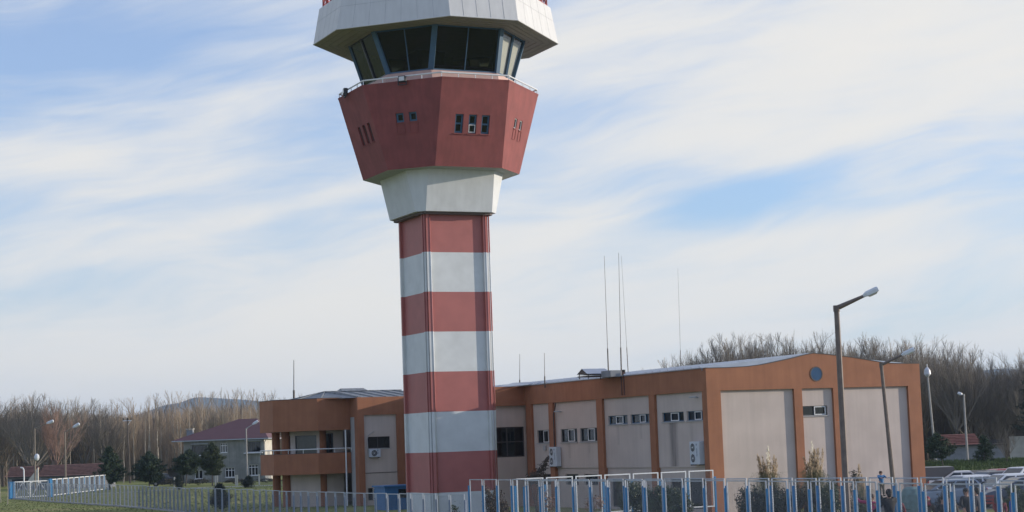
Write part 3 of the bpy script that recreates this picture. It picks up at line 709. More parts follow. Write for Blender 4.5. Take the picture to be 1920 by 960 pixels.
for i in range(9000):
    y = rnd.uniform(125, 215); x = rnd.uniform(-.285, -.05) * y; h_ = rnd.uniform(.02, .07); dx = rnd.gauss(0, .05)
    tf.poly([(x - .06, y, 0), (x + .06, y, 0), (x + dx, y + rnd.gauss(0, .05), h_)])
o = tf.build('grass_tufts', mat('tuft_lawn', (.15, .17, .055), .9, var=.6, scale=.5)); o['kind'] = 'stuff'; o['label'] = 'rough winter grass on the lawn on both sides of the curved fence'; o['category'] = 'grass'
# far hills
def hills(name, D, prof, m):
    b = MB(); rnd = random.Random(3)
    for (x0, h0), (x1, h1) in zip(prof, prof[1:]):
        n = 14
        for i in range(n):
            ta, tb = i / n, (i + 1) / n; s_ = lambda t: t * t * (3 - 2 * t)
            xa, xb = x0 + (x1 - x0) * ta, x0 + (x1 - x0) * tb; ha = h0 + (h1 - h0) * s_(ta); hb = h0 + (h1 - h0) * s_(tb)
            ha += 3 * math.sin(xa * .02) ; hb += 3 * math.sin(xb * .02)
            b.poly([(xa, D - 600, -1), (xb, D - 600, -1), (xb, D, hb), (xa, D, ha)]); b.poly([(xa, D, ha), (xb, D, hb), (xb, D + 900, -1), (xa, D + 900, -1)])
    o = b.build(name, m, smooth=False); o['kind'] = 'structure'
M_HILL = mat('far_wooded_hill', (.030, .045, .035), .95, var=.3, scale=.01)
hx = lambda px: (px - 972) / 3467 * 5000
hills('hills', 5000, [(hx(-400), 40), (hx(120), 50), (hx(215), 105), (hx(330), 138), (hx(372), 150), (hx(440), 146), (hx(560), 128), (hx(760), 120), (hx(890), 145), (hx(960), 157), (hx(1050), 140), (hx(1300), 120), (hx(1700), 130), (hx(1790), 138), (hx(1850), 150), (hx(1885), 151), (hx(1960), 138), (hx(2600), 90)], M_HILL)

# ---- fences
WIRES = {}
def wire_mesh(w, h, s, r):
    k = (round(w, 2), round(h, 2), s)
    if k in WIRES: return WIRES[k]
    m = MB()
    c = -h + s * .5
    while c < w:
        for sg in (0, 1):
            z0, z1 = max(0, -c), min(h, w - c)
            if z1 > z0 + .01:
                xa, xb = c + z0, c + z1
                if sg: xa, xb = w - xa, w - xb
                m.tube((xa, .004 * sg, z0), (xb, .004 * sg, z1), r, n=3, cap=False)
        c += s
    me = bpy.data.meshes.new('wire_mesh'); me.from_pydata(m.v, [], m.f); me.update(); me.materials.append(M_WIRE)
    WIRES[k] = me; return me
def fence(name, label, pts, module, zt, zb, post_m, frame_m, wire_s=.085, wire_r=.0019, gap=.13, drop=.28, tube=.04, zoff=None, postw=.05, skip=()):
    root = thing(name, label, 'fence', (pts[0][0], pts[0][1], 0))
    org = V3((pts[0][0], pts[0][1], 0))
    P = [V3((p[0], p[1], 0)) for p in pts]
    segs = [(a_, b_, (b_ - a_).length) for a_, b_ in zip(P, P[1:])]; T = sum(s_[2] for s_ in segs)
    n = round(T / module); mod = T / n
    def pt(d):
        for a_, b_, l_ in segs:
            if d <= l_ + 1e-6: return a_.lerp(b_, d / l_)
            d -= l_
        return segs[-1][1]
    w = mod - gap; h = zt - zb
    fm = MB(); t = tube
    fm.box(0, w, -t / 2, t / 2, zb, zb + t).box(0, w, -t / 2, t / 2, zt - t, zt).box(0, t, -t / 2 + .001, t / 2 - .001, zb + t, zt - t).box(w - t, w, -t / 2 + .001, t / 2 - .001, zb + t, zt - t)
    fo = fm.build('fence_panel', frame_m, root)
    wo = bpy.data.objects.new('wire_mesh', wire_mesh(w - 2 * t, h - 2 * t, wire_s, wire_r)); COL.objects.link(wo); wo.parent = fo; wo.location = (t, 0, zb + t)
    pm = MB().box(-postw, postw, -.04, .06, 0, zt - drop); po = pm.build('fence_post', post_m, root)
    first = True
    for i in range(n):
        a_, b_ = pt(i * mod), pt((i + 1) * mod); rz = math.atan2((b_ - a_).y, (b_ - a_).x)
        dz = zoff(i) if zoff else 0
        loc = a_ + (b_ - a_).normalized() * (gap / 2) - org + V3((0, 0, dz))
        if i in skip: continue
        if first: f_ = fo; first = False
        else:
            f_ = fo.copy(); COL.objects.link(f_); f_.parent = root
            g = wo.copy(); COL.objects.link(g); g.parent = f_
        f_.location = loc; f_.rotation_euler = (0, 0, rz)
    for i in range(n + 1):
        p_ = pt(i * mod); q_ = po if i == 0 else po.copy()
        if i: COL.objects.link(q_); q_.parent = root
        a_ = pt(min(T, i * mod + .3)) - pt(max(0, i * mod - .3)); q_.rotation_euler = (0, 0, math.atan2(a_.y, a_.x)); q_.location = p_ - org
    return root
rj = random.Random(5); jit = [rj.uniform(-.02, .02) for _ in range(200)]
fence('garden_fence', 'low grey blue mesh fence curving from the far left gate towards the tower', [(-52.2, 190.8), (-43.7, 172), (-37.9, 160.3), (-31.2, 146.5), (-25.6, 133.4), (-22.3, 125), (-18.1, 116.9), (-11.8, 102.6), (-7.8, 94.6), (-3.0, 85.9), (-2.55, 85.3)], 1.39, 1.72, .06, M_BLUEP, M_GALV, wire_s=.11, wire_r=.0022, drop=.25, zoff=lambda i: jit[i])
fence('tall_fence', 'rear one of the two tall blue and grey mesh fences beside the footpath', [(-2.36, 85.6), (.75, 80.7), (4.03, 75.4), (8.44, 69.1), (12.74, 62.9), (13.75, 61.1), (16.9, 55.4)], 1.25, 2.40, .10, M_BLUE, M_GALV, zoff=lambda i: jit[i + 60] * .5 - (.09 if i >= 26 else 0))
fence('tall_fence', 'front one of the two tall blue and grey mesh fences, nearest the camera', [(.17, 79.5), (3.54, 73.8), (8.06, 65.9), (11.14, 59.2), (11.9, 56.9), (14.6, 51.6)], 1.30, 2.40, .10, M_BLUE, M_GALV, zoff=lambda i: jit[i + 90] * .5 - (.03 if i >= 18 else 0))
fence('white_framed_fence', 'mesh fence with frames coloured white as if sunlit, standing across the yard in front of the long side wall', [(-.25, 90.4), (10.0, 95.2)], 1.62, 2.26, .38, M_BLUE, M_GALVW, gap=.16, drop=.35, tube=.055)  # white on these frames stands in for bright sun on the steel
fence('white_framed_fence', 'far white framed mesh fence running back from the gate towards the tiled sheds', [(-49.2, 194.2), (-49.4, 222.6)], 2.6, 1.85, .12, M_BLUE, M_GALVW, wire_s=.16, wire_r=.005, gap=.5, drop=.1, tube=.08, postw=.10)
kb = MB(); gp_ = [(-52.2, 190.8), (-43.7, 172), (-37.9, 160.3), (-31.2, 146.5), (-25.6, 133.4), (-22.3, 125), (-18.1, 116.9), (-11.8, 102.6), (-7.8, 94.6), (-3.0, 85.9)]
for (xa, ya), (xb, yb) in zip(gp_, gp_[1:]):
    d = (V3((xb, yb, 0)) - V3((xa, ya, 0))).normalized(); n = V3((-d.y, d.x, 0)) * .12; A_, B_ = V3((xa, ya, 0)) - d * .02, V3((xb, yb, 0))
    k = len(kb.v); kb.v += [tuple(p + V3((0, 0, z))) for z in (-.05, .10) for p in (A_ - n, A_ + n, B_ + n, B_ - n)]; kb.f += [(k + 4, k + 5, k + 6, k + 7), (k, k + 4, k + 7, k + 3), (k + 1, k + 2, k + 6, k + 5), (k, k + 1, k + 5, k + 4), (k + 3, k + 7, k + 6, k + 2)]
struct(kb, 'kerb', M_PAVE)
gt = thing('gate', 'white braced metal gate between blue pillars in the far left corner of the fence', 'gate', (-52.3, 190.9, 0), math.atan2(2.6, 3.1))
MB().box(-.35, .15, -.2, .2, 0, 1.75).build('pillar', M_BLUE, gt); MB().box(4.05, 4.35, -.2, .2, 0, 1.9).build('pillar', M_BLUE, gt)
for x0, x1 in ((.2, 2.0), (2.08, 4.0)):
    m = MB(); m.box(x0, x1, -.04, .04, .12, .2).box(x0, x1, -.04, .04, 1.68, 1.76).box(x0, x0 + .09, -.039, .039, .2, 1.68).box(x1 - .09, x1, -.039, .039, .2, 1.68)
    m.tube((x0 + .1, 0, .2), ((x0 + x1) / 2, 0, 1.68), .03, n=6).tube(((x0 + x1) / 2, 0, 1.68), (x1 - .1, 0, .2), .03, n=6)
    l_ = m.build('gate_leaf', M_GALVW, gt)
    wo = bpy.data.objects.new('wire_mesh', wire_mesh(x1 - x0 - .2, 1.46, .16, .005)); COL.objects.link(wo); wo.parent = l_; wo.location = (x0 + .1, 0, .21)

# ---- lamps, poles, aerials
def street_lamp(base, hgt, arm, rise, az, r0_, r1_, m, label, head=(.75, .30, .20), lean=(0, 0), group=None):
    t = thing('street_lamp', label, 'street lamp', base, az, group)
    top = V3((lean[0], lean[1], hgt))
    MB().tube((0, 0, 0), top, r0_, r1_, n=8).tube((0, 0, 0), (0, 0, .5), r0_ * 1.25, r0_ * 1.1, n=8).build('pole', m, t)
    e = top + V3((arm, 0, rise))
    MB().tube(top - V3((0, 0, .12)), top + V3((0, 0, .1)), r1_ * 1.25, n=8).tube(top, e, r1_ * 1.0, r1_ * .55, n=8).build('arm', m, t)
    d = V3((arm, 0, rise)).normalized(); L_, W_, T_ = head; up = V3((-d.z, 0, d.x))
    a_, b_ = e - d * .1, e + d * L_
    hb = MB(); k = 0
    for p_, w_, th in ((a_, W_ * .45, T_ * .5), (a_ + d * L_ * .3, W_ * .95, T_ * .95), (b_ - d * .06, W_, T_), (b_, W_ * .92, T_ * .8)):
        for sy, sz in ((-1, -.35), (1, -.35), (1, .3), (.6, .65), (-.6, .65), (-1, .3)): hb.v.append(tuple(p_ + V3((0, sy * w_ / 2, 0)) + up * (sz * th)))
    for s_ in range(3):
        for i in range(6): j = (i + 1) % 6; hb.f.append((s_ * 6 + i, s_ * 6 + j, s_ * 6 + 6 + j, s_ * 6 + 6 + i))
    hb.f += [tuple(range(6))[::-1], tuple(range(18, 24))]
    hd = hb.build('lamp_head', M_LAMP, t)
    lb = MB(); 
    for p_, w_ in ((a_ + d * L_ * .32, W_ * .7), (b_ - d * .05, W_ * .8)):
        for sy in (-1, 1): lb.v.append(tuple(p_ + V3((0, sy * w_ / 2, 0)) - up * (T_ * .36)))
    for p_, w_ in ((a_ + d * L_ * .42, W_ * .45), (b_ - d * .12, W_ * .5)):
        for sy in (-1, 1): lb.v.append(tuple(p_ + V3((0, sy * w_ / 2, 0)) - up * (T_ * .62)))
    lb.f += [(0, 1, 5, 4), (2, 6, 7, 3), (0, 4, 6, 2), (1, 3, 7, 5), (4, 5, 7, 6)]
    lb.build('lens', M_LAMPG, hd)
    return t
def by_top(px, py, D): p_ = at(px, py, D); return V3((p_.x, p_.y, 0)), p_.z
b_, h_ = by_top(1568.5, 578, 65.5); street_lamp(b_, h_, 1.05, .42, rad(-12), .125, .095, M_POLE, 'tall brown street lamp nearest the camera, in front of the gable', head=(.48, .27, .19))
b_, h_ = by_top(1657, 684, 86); b2 = atz(1678, 960, 0); street_lamp(col_at(1675, 86, 893) + V3((.05, 0, 0)), h_, 1.05, .45, rad(-6), .12, .075, M_POLE, 'leaning brown street lamp against the right part of the gable wall', head=(.55, .26, .18), lean=(-.32, 0))
b_, h_ = by_top(1807, 741, 183); street_lamp(b_, h_, .25, .1, rad(180), .13, .09, M_POLEG, 'thin grey lamp post with a small box head on the green verge', head=(.35, .28, .24))
for px, py, D, arm, lab in ((65, 803.5, 216, 1.5, 'street lamp behind the far left gate with a white dome fixed halfway up'), (122, 810.5, 212, 1.0, 'street lamp with a bulky white head above the white framed far fence'), (461.5, 804, 236, .9, 'pale street lamp in front of the grey house')):
    b_, h_ = by_top(px, py, D); t = street_lamp(b_, h_, arm, .55, rad(0), .11, .075, M_POLEG if px > 400 else mat('brown_grey_pole', (.20, .165, .125), .7), lab, head=(.75, .35, .28))
    if px == 65: MB().ball((.25, -.1, 4.2), .3, .3, .42).box(.05, .3, -.05, .05, 4.35, 4.45).build('dome_light', M_LAMP, t)
b_, h_ = by_top(1738, 700, 190)
t = thing('camera_mast', 'tall thin mast with a white bell shaped head just right of the building', 'mast', b_ + V3((.05, 0, 0)))
MB().tube((.35, 0, 0), (0, 0, h_), .15, .09, n=8).build('pole', M_POLEG, t)
MB().tube((0, 0, h_ - .1), (0, 0, h_ + .35), .36, .30, n=14).tube((0, 0, h_ + .35), (0, 0, h_ + .62), .30, .10, n=14).tube((0, 0, h_ + .6), (0, 0, h_ + .95), .05, n=6).ball((0, 0, h_ - .1), .28).build('dome_head', mat('dome_shell', (.5, .51, .54), .4), t)
b_, h_ = by_top(238.5, 785, 268)
t = thing('utility_pole', 'thin wooden utility pole with a cross arm in front of the left wood', 'utility pole', b_)
MB().tube((.3, 0, 0), (0, 0, h_ + .1), .13, .09, n=8).build('pole', M_BARKD, t)
MB().box(-.6, .6, -.06, .06, h_ - .35, h_ - .22).tube((0, 0, h_ - 1.1), (.5, 0, h_ - .3), .04, n=6).build('cross_arm', M_LAMP, t)
for x in (-.55, .1, .55): MB().tube((x, 0, h_ - .22), (x, 0, h_ + .15), .07, .05, n=8).build('insulator', M_RUBBER, t)
t = thing('gate_pole', 'short white bent pipe standing beside the far left gate', 'pole', atz(46, 936, 0))
MB().path([(0, 0, 0), (-.05, 0, 2.95), (-.15, 0, 3.15), (-.4, 0, 3.2)], .07, n=8).build('pipe', M_GALVW, t)
def aerial(px, yt, yb, D, r, label, thick=True, leanx=0):
    p_, q_ = at(px, yb, D), at(px - leanx, yt, D); hh = q_.z - p_.z
    t = thing('radio_aerial', label, 'aerial', p_, 0, None)
    dx = q_.x - p_.x - 0
    m = MB(); z1 = hh * .22
    m.tube((0, 0, -.3), (dx * .22, 0, z1), r * 1.7, r * 1.6, n=6); m.build('mast_foot', M_TRIM, t)
    MB().tube((dx * .22, 0, z1), (dx, 0, hh), r, r * .6, n=6).build('whip', mat('aerial_grey', (.22, .23, .24), .5), t)
aerial(551, 675, 748, 135, .05, 'thin radio aerial standing over the rounded bay roof')
aerial(974.5, 664, 726, 119, .026, 'short aerial just right of the tower, left one of a pair')
aerial(1021.5, 662, 718, 113, .026, 'short aerial right of the tower, right one of a pair', leanx=.8)
aerial(1141, 480, 703, 111, .024, 'tall whip aerial rising next to the small roof vent', leanx=8)
aerial(1165, 474, 702, 104.3, .024, 'tallest dark aerial, fixed to the side fascia right of the roof vent', leanx=5)
aerial(1178, 480, 700, 112, .014, 'very thin pale whip beside the tallest dark aerial', leanx=13)
aerial(1277, 503, 700, 120, .014, 'very thin whip aerial alone against the sky above the bare trees', leanx=6)
t = thing('roof_beacon', 'small black cylinder lamp on the roof edge beside the tall dark aerial', 'beacon', at(1169, 704, 104.5))
MB().tube((0, 0, 0), (0, 0, .32), .12, .12, n=10).build('housing', M_RUBBER, t); MB().tube((0, 0, -.2), (0, 0, 0), .05, n=6).build('stem', M_TRIM, t)
for px in (1143, 1166):
    p_ = Minv @ at(px, 735, 104); 
    MB().box(-.05, -.005, p_.y - .04, p_.y + .04, 6.45, 7.75).build('aerial_bracket', mat('rusty_bracket', (.12, .05, .04)), BL)

# ================================================================== TREES
def tree_mesh(rnd, hgt, style):
    """returns (trunk MB, crown MB)"""
    T, C_ = MB(), MB()
    def limb(mb, p, d, L_, r, depth, wob=.12, n=3, up=.25, kids=5, ang=.6, ratio=.55, sub0=.25):
        segs = 3; pts = [p]; q = p.copy(); dd = d.copy()
        for i in range(segs):
            dd = (dd + V3((rnd.uniform(-wob, wob), rnd.uniform(-wob, wob), rnd.uniform(0, wob) + up * .12))).normalized(); q = q + dd * (L_ / segs); pts.append(q)
        for i in range(segs): mb.tube(pts[i], pts[i + 1], max(.006, r * (1 - .75 * i / segs)), max(.005, r * (1 - .75 * (i + 1) / segs)), n=n, cap=False)
        if depth > 0:
            for k in range(kids):
                t = sub0 + (1 - sub0) * (k + rnd.random()) / kids; s_ = min(segs - 1, int(t * segs)); base = pts[s_].lerp(pts[s_ + 1], t * segs - s_)
                ax = rnd.uniform(0, 6.283); side = dd.orthogonal().normalized(); side.rotate(Matrix.Rotation(ax, 3, dd))
                nd = (dd * math.cos(ang) + side * math.sin(ang) + V3((0, 0, up))).normalized()
                limb(mb, base, nd, L_ * ratio * (1.15 - .5 * t) * rnd.uniform(.7, 1.2), r * .42, depth - 1, wob, 3, up, max(2, kids - 1), ang, ratio, .2)
    if style == 'poplar':
        x = y = 0; pts = [V3((0, 0, 0))]
        for i in range(8): x += rnd.uniform(-.12, .12); y += rnd.uniform(-.12, .12); pts.append(V3((x, y, hgt * (i + 1) / 8)))
        for i in range(8): T.tube(pts[i], pts[i + 1], .10 * (1 - i / 8.4) + .012, .10 * (1 - (i + 1) / 8.4) + .012, n=6, cap=False)
        nb = 34
        for k in range(nb):
            t = .22 + .76 * (k + rnd.random()) / nb; s_ = min(7, int(t * 8)); base = pts[s_].lerp(pts[s_ + 1], t * 8 - s_)
            a_ = rnd.uniform(0, 6.283); tilt = rnd.uniform(.35, .75); d = V3((math.cos(a_) * math.sin(tilt), math.sin(a_) * math.sin(tilt), math.cos(tilt)))
            limb(C_, base, d, hgt * .17 * (1.25 - t) * rnd.uniform(.7, 1.3) + .35, .022, 2, .12, 3, .35, 5, .45, .5)
    elif style == 'whip':
        x = y = 0; pts = [V3((0, 0, 0))]
        for i in range(7): x += rnd.uniform(-.10, .10); y += rnd.uniform(-.10, .10); pts.append(V3((x, y, hgt * (i + 1) / 7)))
        for i in range(7): T.tube(pts[i], pts[i + 1], .075 * (1 - i / 7.6) + .012, .075 * (1 - (i + 1) / 7.6) + .012, n=5, cap=False)
        for k in range(26):
            t = .35 + .62 * (k + rnd.random()) / 26; s_ = min(6, int(t * 7)); base = pts[s_].lerp(pts[s_ + 1], t * 7 - s_)
            a_ = rnd.uniform(0, 6.283); tilt = rnd.uniform(.2, .45); d = V3((math.cos(a_) * math.sin(tilt), math.sin(a_) * math.sin(tilt), math.cos(tilt)))
            limb(C_, base, d, hgt * .12 * (1.35 - t) * rnd.uniform(.7, 1.3) + .25, .016, 1, .1, 3, .45, 4, .35, .5)
    elif style == 'sapling':
        x = y = 0; pts = [V3((0, 0, 0))]
        for i in range(6): x += rnd.uniform(-.1, .1); y += rnd.uniform(-.1, .1); pts.append(V3((x, y, hgt * (i + 1) / 6)))
        for i in range(6): T.tube(pts[i], pts[i + 1], .055 * (1 - i / 6.4) + .01, .055 * (1 - (i + 1) / 6.4) + .01, n=5, cap=False)
        for k in range(22):
            t = .3 + .68 * (k + rnd.random()) / 22; s_ = min(5, int(t * 6)); base = pts[s_].lerp(pts[s_ + 1], t * 6 - s_)
            a_ = rnd.uniform(0, 6.283); tilt = rnd.uniform(.3, .6); d = V3((math.cos(a_) * math.sin(tilt), math.sin(a_) * math.sin(tilt), math.cos(tilt)))
            limb(C_, base, d, hgt * .13 * (1.3 - t) + .3, .015, 1, .12, 3, .4, 4, .4, .5)
    else:                                  # broad vase shaped crown
        fork = hgt * rnd.uniform(.18, .30); T.tube((0, 0, 0), (0, 0, fork), .22, .17, n=8, cap=False)
        nl = rnd.randint(6, 8) if style == 'vase' else 9
        for k in range(nl):
            a_ = 6.283 * (k + rnd.random() * .6) / nl; tilt = rnd.uniform(.22, .85) if style == 'vase' else rnd.uniform(.3, 1.05)
            d = V3((math.cos(a_) * math.sin(tilt), math.sin(a_) * math.sin(tilt), math.cos(tilt)))
            limb(C_, V3((0, 0, fork * rnd.uniform(.8, 1))), d, (hgt - fork) * rnd.uniform(.62, .80), .11, 3, .22, 4, .16, 8, .58, .54, .18)
        limb(C_, V3((0, 0, fork)), V3((0, 0, 1)), (hgt - fork) * .8, .12, 3, .16, 4, .16, 8, .58, .54, .18)
    return T, C_
PROTO = {}
def proto(kind, i, style, hgt, seed, tm, cm):
    rnd = random.Random(seed); T, C_ = tree_mesh(rnd, hgt, style)
    mt = bpy.data.meshes.new('trunk'); mt.from_pydata(T.v, [], T.f); mt.materials.append(tm)
    top = max(v_[2] for v_ in C_.v); g_ = (8.0 if kind == 'sapling' else 12.0) / top
    mc = bpy.data.meshes.new('crown'); mc.from_pydata([(a_ * g_, b_ * g_, c_ * g_) for a_, b_, c_ in C_.v], [], C_.f); mc.materials.append(cm)
    mt.clear_geometry(); mt.from_pydata([(a_ * g_, b_ * g_, c_ * g_) for a_, b_, c_ in T.v], [], T.f)
    PROTO.setdefault(kind, []).append((mt, mc))
def plant_tree(name, kind, i, loc, rz, sc, label, cat='tree', group=None):
    mt, mc = PROTO[kind][i % len(PROTO[kind])]
    r = thing(name, label, cat, loc, rz, group); r.scale = sc
    for n_, me in (('trunk', mt), ('crown', mc)):
        o = bpy.data.objects.new(n_, me); COL.objects.link(o); o.parent = r
    return r
for i in range(4): proto('poplar', i, 'poplar', 12, 100 + i, M_BARK, M_TWIG)
for i in range(4): proto('whip', i, 'whip', 12, 150 + i, M_BARK, M_TWIG)
for i in range(3): proto('sapling', i, 'sapling', 8, 200 + i, M_BARK, M_TWIG)
for i in range(4): proto('vase', i, 'vase', 12, 300 + i, M_BARKD, M_TWIGD)
for i in range(2): proto('round', i, 'round', 12, 400 + i, M_BARKD, M_TWIGD)
proto('redbrown', 0, 'round', 12, 500, M_BARKD, M_TWIGR)
rt = random.Random(11)
# top edge of the left wood in the photograph: px -> y
LTOP = [(-40, 745), (20, 745), (60, 738), (110, 745), (145, 742), (190, 750), (240, 748), (290, 738), (330, 733), (380, 728), (430, 732), (470, 728), (520, 734), (570, 742), (620, 745), (760, 752)]
RTOP = [(1180, 712), (1215, 698), (1262, 674), (1310, 662), (1350, 655), (1370, 640), (1395, 638), (1430, 644), (1460, 640), (1490, 636), (1530, 630), (1560, 636), (1600, 640), (1640, 632), (1680, 632), (1720, 640), (1770, 648), (1800, 652), (1840, 658), (1870, 680), (1890, 692), (1910, 668), (1960, 660)]
def lerp_tab(tab, x):
    for (a_, p_), (b_, q_) in zip(tab, tab[1:]):
        if a_ <= x <= b_: return p_ + (q_ - p_) * (x - a_) / (b_ - a_)
    return tab[-1][1]
n_ = 0
for k in range(190):
    px = -90 + 820 * ((k * .6180339) % 1.0); D = rt.uniform(272, 330); ty = lerp_tab(LTOP, px) + rt.uniform(-7, 16)
    kind = rt.choices(('poplar', 'vase', 'sapling', 'whip'), (.16, .12 if px > 230 else .42, .10, .62 if px > 230 else .32))[0]
    top = at(px, ty, D).z; base = col_at(px, D, 880)
    if kind == 'sapling': top *= .8
    s_ = top / (8 if kind == 'sapling' else 12) * 1.0
    plant_tree('bare_tree', kind, k, base, rt.uniform(0, 6.28), (s_ * rt.uniform(.85, 1.2), s_ * rt.uniform(.85, 1.2), s_),
               {'whip': 'pale whip thin leafless trunk in the brown wood behind the grey house', 'poplar': 'slender leafless poplar in the brown wood behind the grey house', 'vase': 'leafless spreading tree in the brown wood behind the grey house', 'sapling': 'thin leafless sapling in the brown wood behind the grey house'}[kind], group='bare trees of the left wood, ' + kind)
for k in range(150):
    px = 1195 + 860 * ((k * .6180339 + .3) % 1.0); D = rt.uniform(205, 262); ty = lerp_tab(RTOP, px) + rt.uniform(-20, 24)
    kind = rt.choices(('vase', 'poplar', 'sapling'), (.72, .16, .12))[0]
    if 1866 < px < 1902: ty += 35
    top = at(px, ty, D).z; base = col_at(px, D, 860)
    s_ = top / (8 if kind == 'sapling' else 12)
    plant_tree('bare_tree', kind, k, base, rt.uniform(0, 6.28), (s_ * rt.uniform(.75, 1.05), s_ * rt.uniform(.75, 1.05), s_),
               {'vase': 'leafless branching tree in the wood behind the gabled building', 'poplar': 'slender leafless tree in the wood behind the gabled building', 'sapling': 'thin leafless sapling in the wood behind the gabled building', 'whip': ''}[kind], group='bare trees of the right wood, ' + kind)
b_, h_ = by_top(60, 731, 258); plant_tree('bare_tree', 'round', 0, b_, .5, (h_ / 12,) * 3, 'broad round crowned bare tree, the widest on the far left skyline')
b_, h_ = by_top(104, 752, 252); plant_tree('bare_tree', 'redbrown', 0, b_, 1.5, (h_ / 12 * .8, h_ / 12 * .8, h_ / 12), 'reddish brown bare tree right of the broad round one')
b_, h_ = by_top(1884, 800, 176); plant_tree('bare_tree', 'round', 1, b_, 1.0, (h_ / 12 * .9, h_ / 12 * .9, h_ / 12), 'small dark bare tree standing alone on the green verge')
for px, yt, D in ((1, 868, 176), (14, 862, 168)):
    b_, h_ = by_top(px, yt, D); plant_tree('sapling_tree', 'sapling', px, b_, px, (h_ / 8 * 1.3,) * 2 + (h_ / 8,), 'thin bare sapling on the grass at the far left edge, ' + ('outermost' if px < 5 else 'nearer to the gate'), cat='sapling')
# the wood behind them reads as one mass
def thicket(label, x0, x1, tab, D0, D1, n, frac, mt, seed):
    rnd = random.Random(seed); m = MB()
    for i in range(n):
        px = rnd.uniform(x0, x1); D = rnd.uniform(D0, D1); top = at(px, lerp_tab(tab, px), D).z * rnd.uniform(*frac); b0 = col_at(px, D, 870)
        lean = V3((rnd.uniform(-.5, .5), rnd.uniform(-.4, .4), top)); r = rnd.uniform(.016, .036)
        m.tube(b0, b0 + lean, r * 1.5, r * .4, n=3, cap=False)
        for k in range(5):
            t = rnd.uniform(.15, .95); a_ = rnd.uniform(0, 6.28); L_ = rnd.uniform(.6, 1.6)
            q = b0 + lean * t; m.tube(q, q + V3((math.cos(a_) * .35 * L_, math.sin(a_) * .35 * L_, L_ * .9)), r * .7, r * .3, n=3, cap=False)
    o = m.build('wood', mt); o['kind'] = 'stuff'; o['label'] = label; o['category'] = 'wood'; return o
thicket('brown leafless undergrowth of the wood behind the house', -330, 780, LTOP, 292, 372, 17000, (.52, .82), mat('thicket_brown', (.35, .265, .175), .9, var=.3, scale=.4), 1)
thicket('dark brown leafless undergrowth behind the gabled building', 1180, 2400, RTOP, 228, 300, 17000, (.34, .62), mat('thicket_grey_brown', (.15, .125, .094), .9, var=.3, scale=.4), 2)

# ---- evergreens
def conifer(name, loc, h, w, m, label, seed, trunk_h=.15, cat='pine tree', dens=1.0, droop=.0, lean=0, size=.11):
    rnd = random.Random(seed); r = thing(name, label, cat, loc)
    T = MB(); T.tube((0, 0, 0), (lean * .5, 0, h * .5), .09 * h / 5, .06 * h / 5, n=7).tube((lean * .5, 0, h * .5), (lean, 0, h * .97), .06 * h / 5, .012, n=6)
    C_ = MB(); nb = int(70 * dens)
    for k in range(nb):
        t = trunk_h + (1 - trunk_h) * ((k + rnd.random()) / nb) ** .9; z = t * h; prof = w * (1 - ((t - trunk_h) / (1 - trunk_h)) ** 1.5) * min(1, .45 + (t - trunk_h) * 3.2) + .07
        a_ = rnd.uniform(0, 6.283); L_ = prof * rnd.uniform(.65, 1.12); d = V3((math.cos(a_), math.sin(a_), rnd.uniform(.05, .45) - droop)).normalized(); p_ = V3((lean * t, 0, z)); e = p_ + d * L_
        T.tube(p_, e, .018, .006, n=3, cap=False)
        nt = int(9 + 26 * L_)
        for q in range(nt):
            s_ = rnd.uniform(.2, 1.05); c = p_ + d * L_ * s_ + V3((rnd.gauss(0, .09), rnd.gauss(0, .09), rnd.gauss(0, .07)))
            for b__ in range(3):
                dd = V3((rnd.gauss(0, 1), rnd.gauss(0, 1), rnd.gauss(.4, .8))).normalized(); sd = dd.orthogonal().normalized(); sd.rotate(Matrix.Rotation(rnd.uniform(0, 3.1), 3, dd))
                L2 = size * rnd.uniform(.8, 2.0); C_.poly([c - sd * size * .22, c + sd * size * .22, c + dd * L2])
    T.build('trunk', M_BARKD, r); C_.build('crown', m, r); return r
def put_conifer(px, yt, D, w, m, label, seed, **k):
    b_, h_ = by_top(px, yt, D); return conifer('pine_tree', b_, h_, w, m, label, seed, **k)
put_conifer(205, 839, 222, 2.1, M_PINE, 'dark tiered pine at the end of the far white framed fence', 1, dens=2.0, size=.17)
put_conifer(279, 849, 226, 2.6, M_PINE, 'bushy dark pine in the left garden between the tiered pine and the house', 2, dens=2.1, size=.18)
put_conifer(347, 845, 228, 2.4, M_PINE, 'dark pine with a bare leaning trunk before the left corner of the grey house', 3, dens=1.9, trunk_h=.32, lean=.5, size=.17)
put_conifer(397, 832, 224, 2.15, M_PINEY, 'yellowish green pine in front of the middle of the grey house', 4, dens=2.2, trunk_h=.25, size=.17)
put_conifer(1766, 815, 172, 1.9, M_PINE, 'dark pine behind the parked van beside the grey shed', 5, dens=1.2, trunk_h=.3, lean=-.5, size=.15)
put_conifer(1843, 818, 178, 1.3, M_PINE, 'loose dark evergreen right of the red roofed shed', 6, dens=.8, size=.15)
put_conifer(1925, 700, 190, 2.0, M_LEAFD, 'tall dark ivy clad tree cut by the right edge of the picture', 7, dens=1.2, size=.15)
put_conifer(411, 909, 132, .95, M_SPRUCE, 'small dark spruce on the lawn just behind the curved fence', 8, dens=1.9, trunk_h=.03, cat='spruce', size=.09)
put_conifer(335, 889, 205, .8, M_SPRUCE, 'small round dark fir on the lawn left of the grey house', 9, dens=.7, trunk_h=.03, cat='fir', size=.11)
put_conifer(466, 893, 205, .9, M_SPRUCE, 'small spreading dark fir on the lawn under the pale street lamp', 10, dens=.8, trunk_h=.03, cat='fir', size=.11)
put_conifer(1600, 881, 66.5, .62, M_SPRUCE, 'spiky dark young conifer behind the tall fence near the brown lamp', 11, dens=.55, trunk_h=.05, droop=.25, cat='conifer', size=.06)
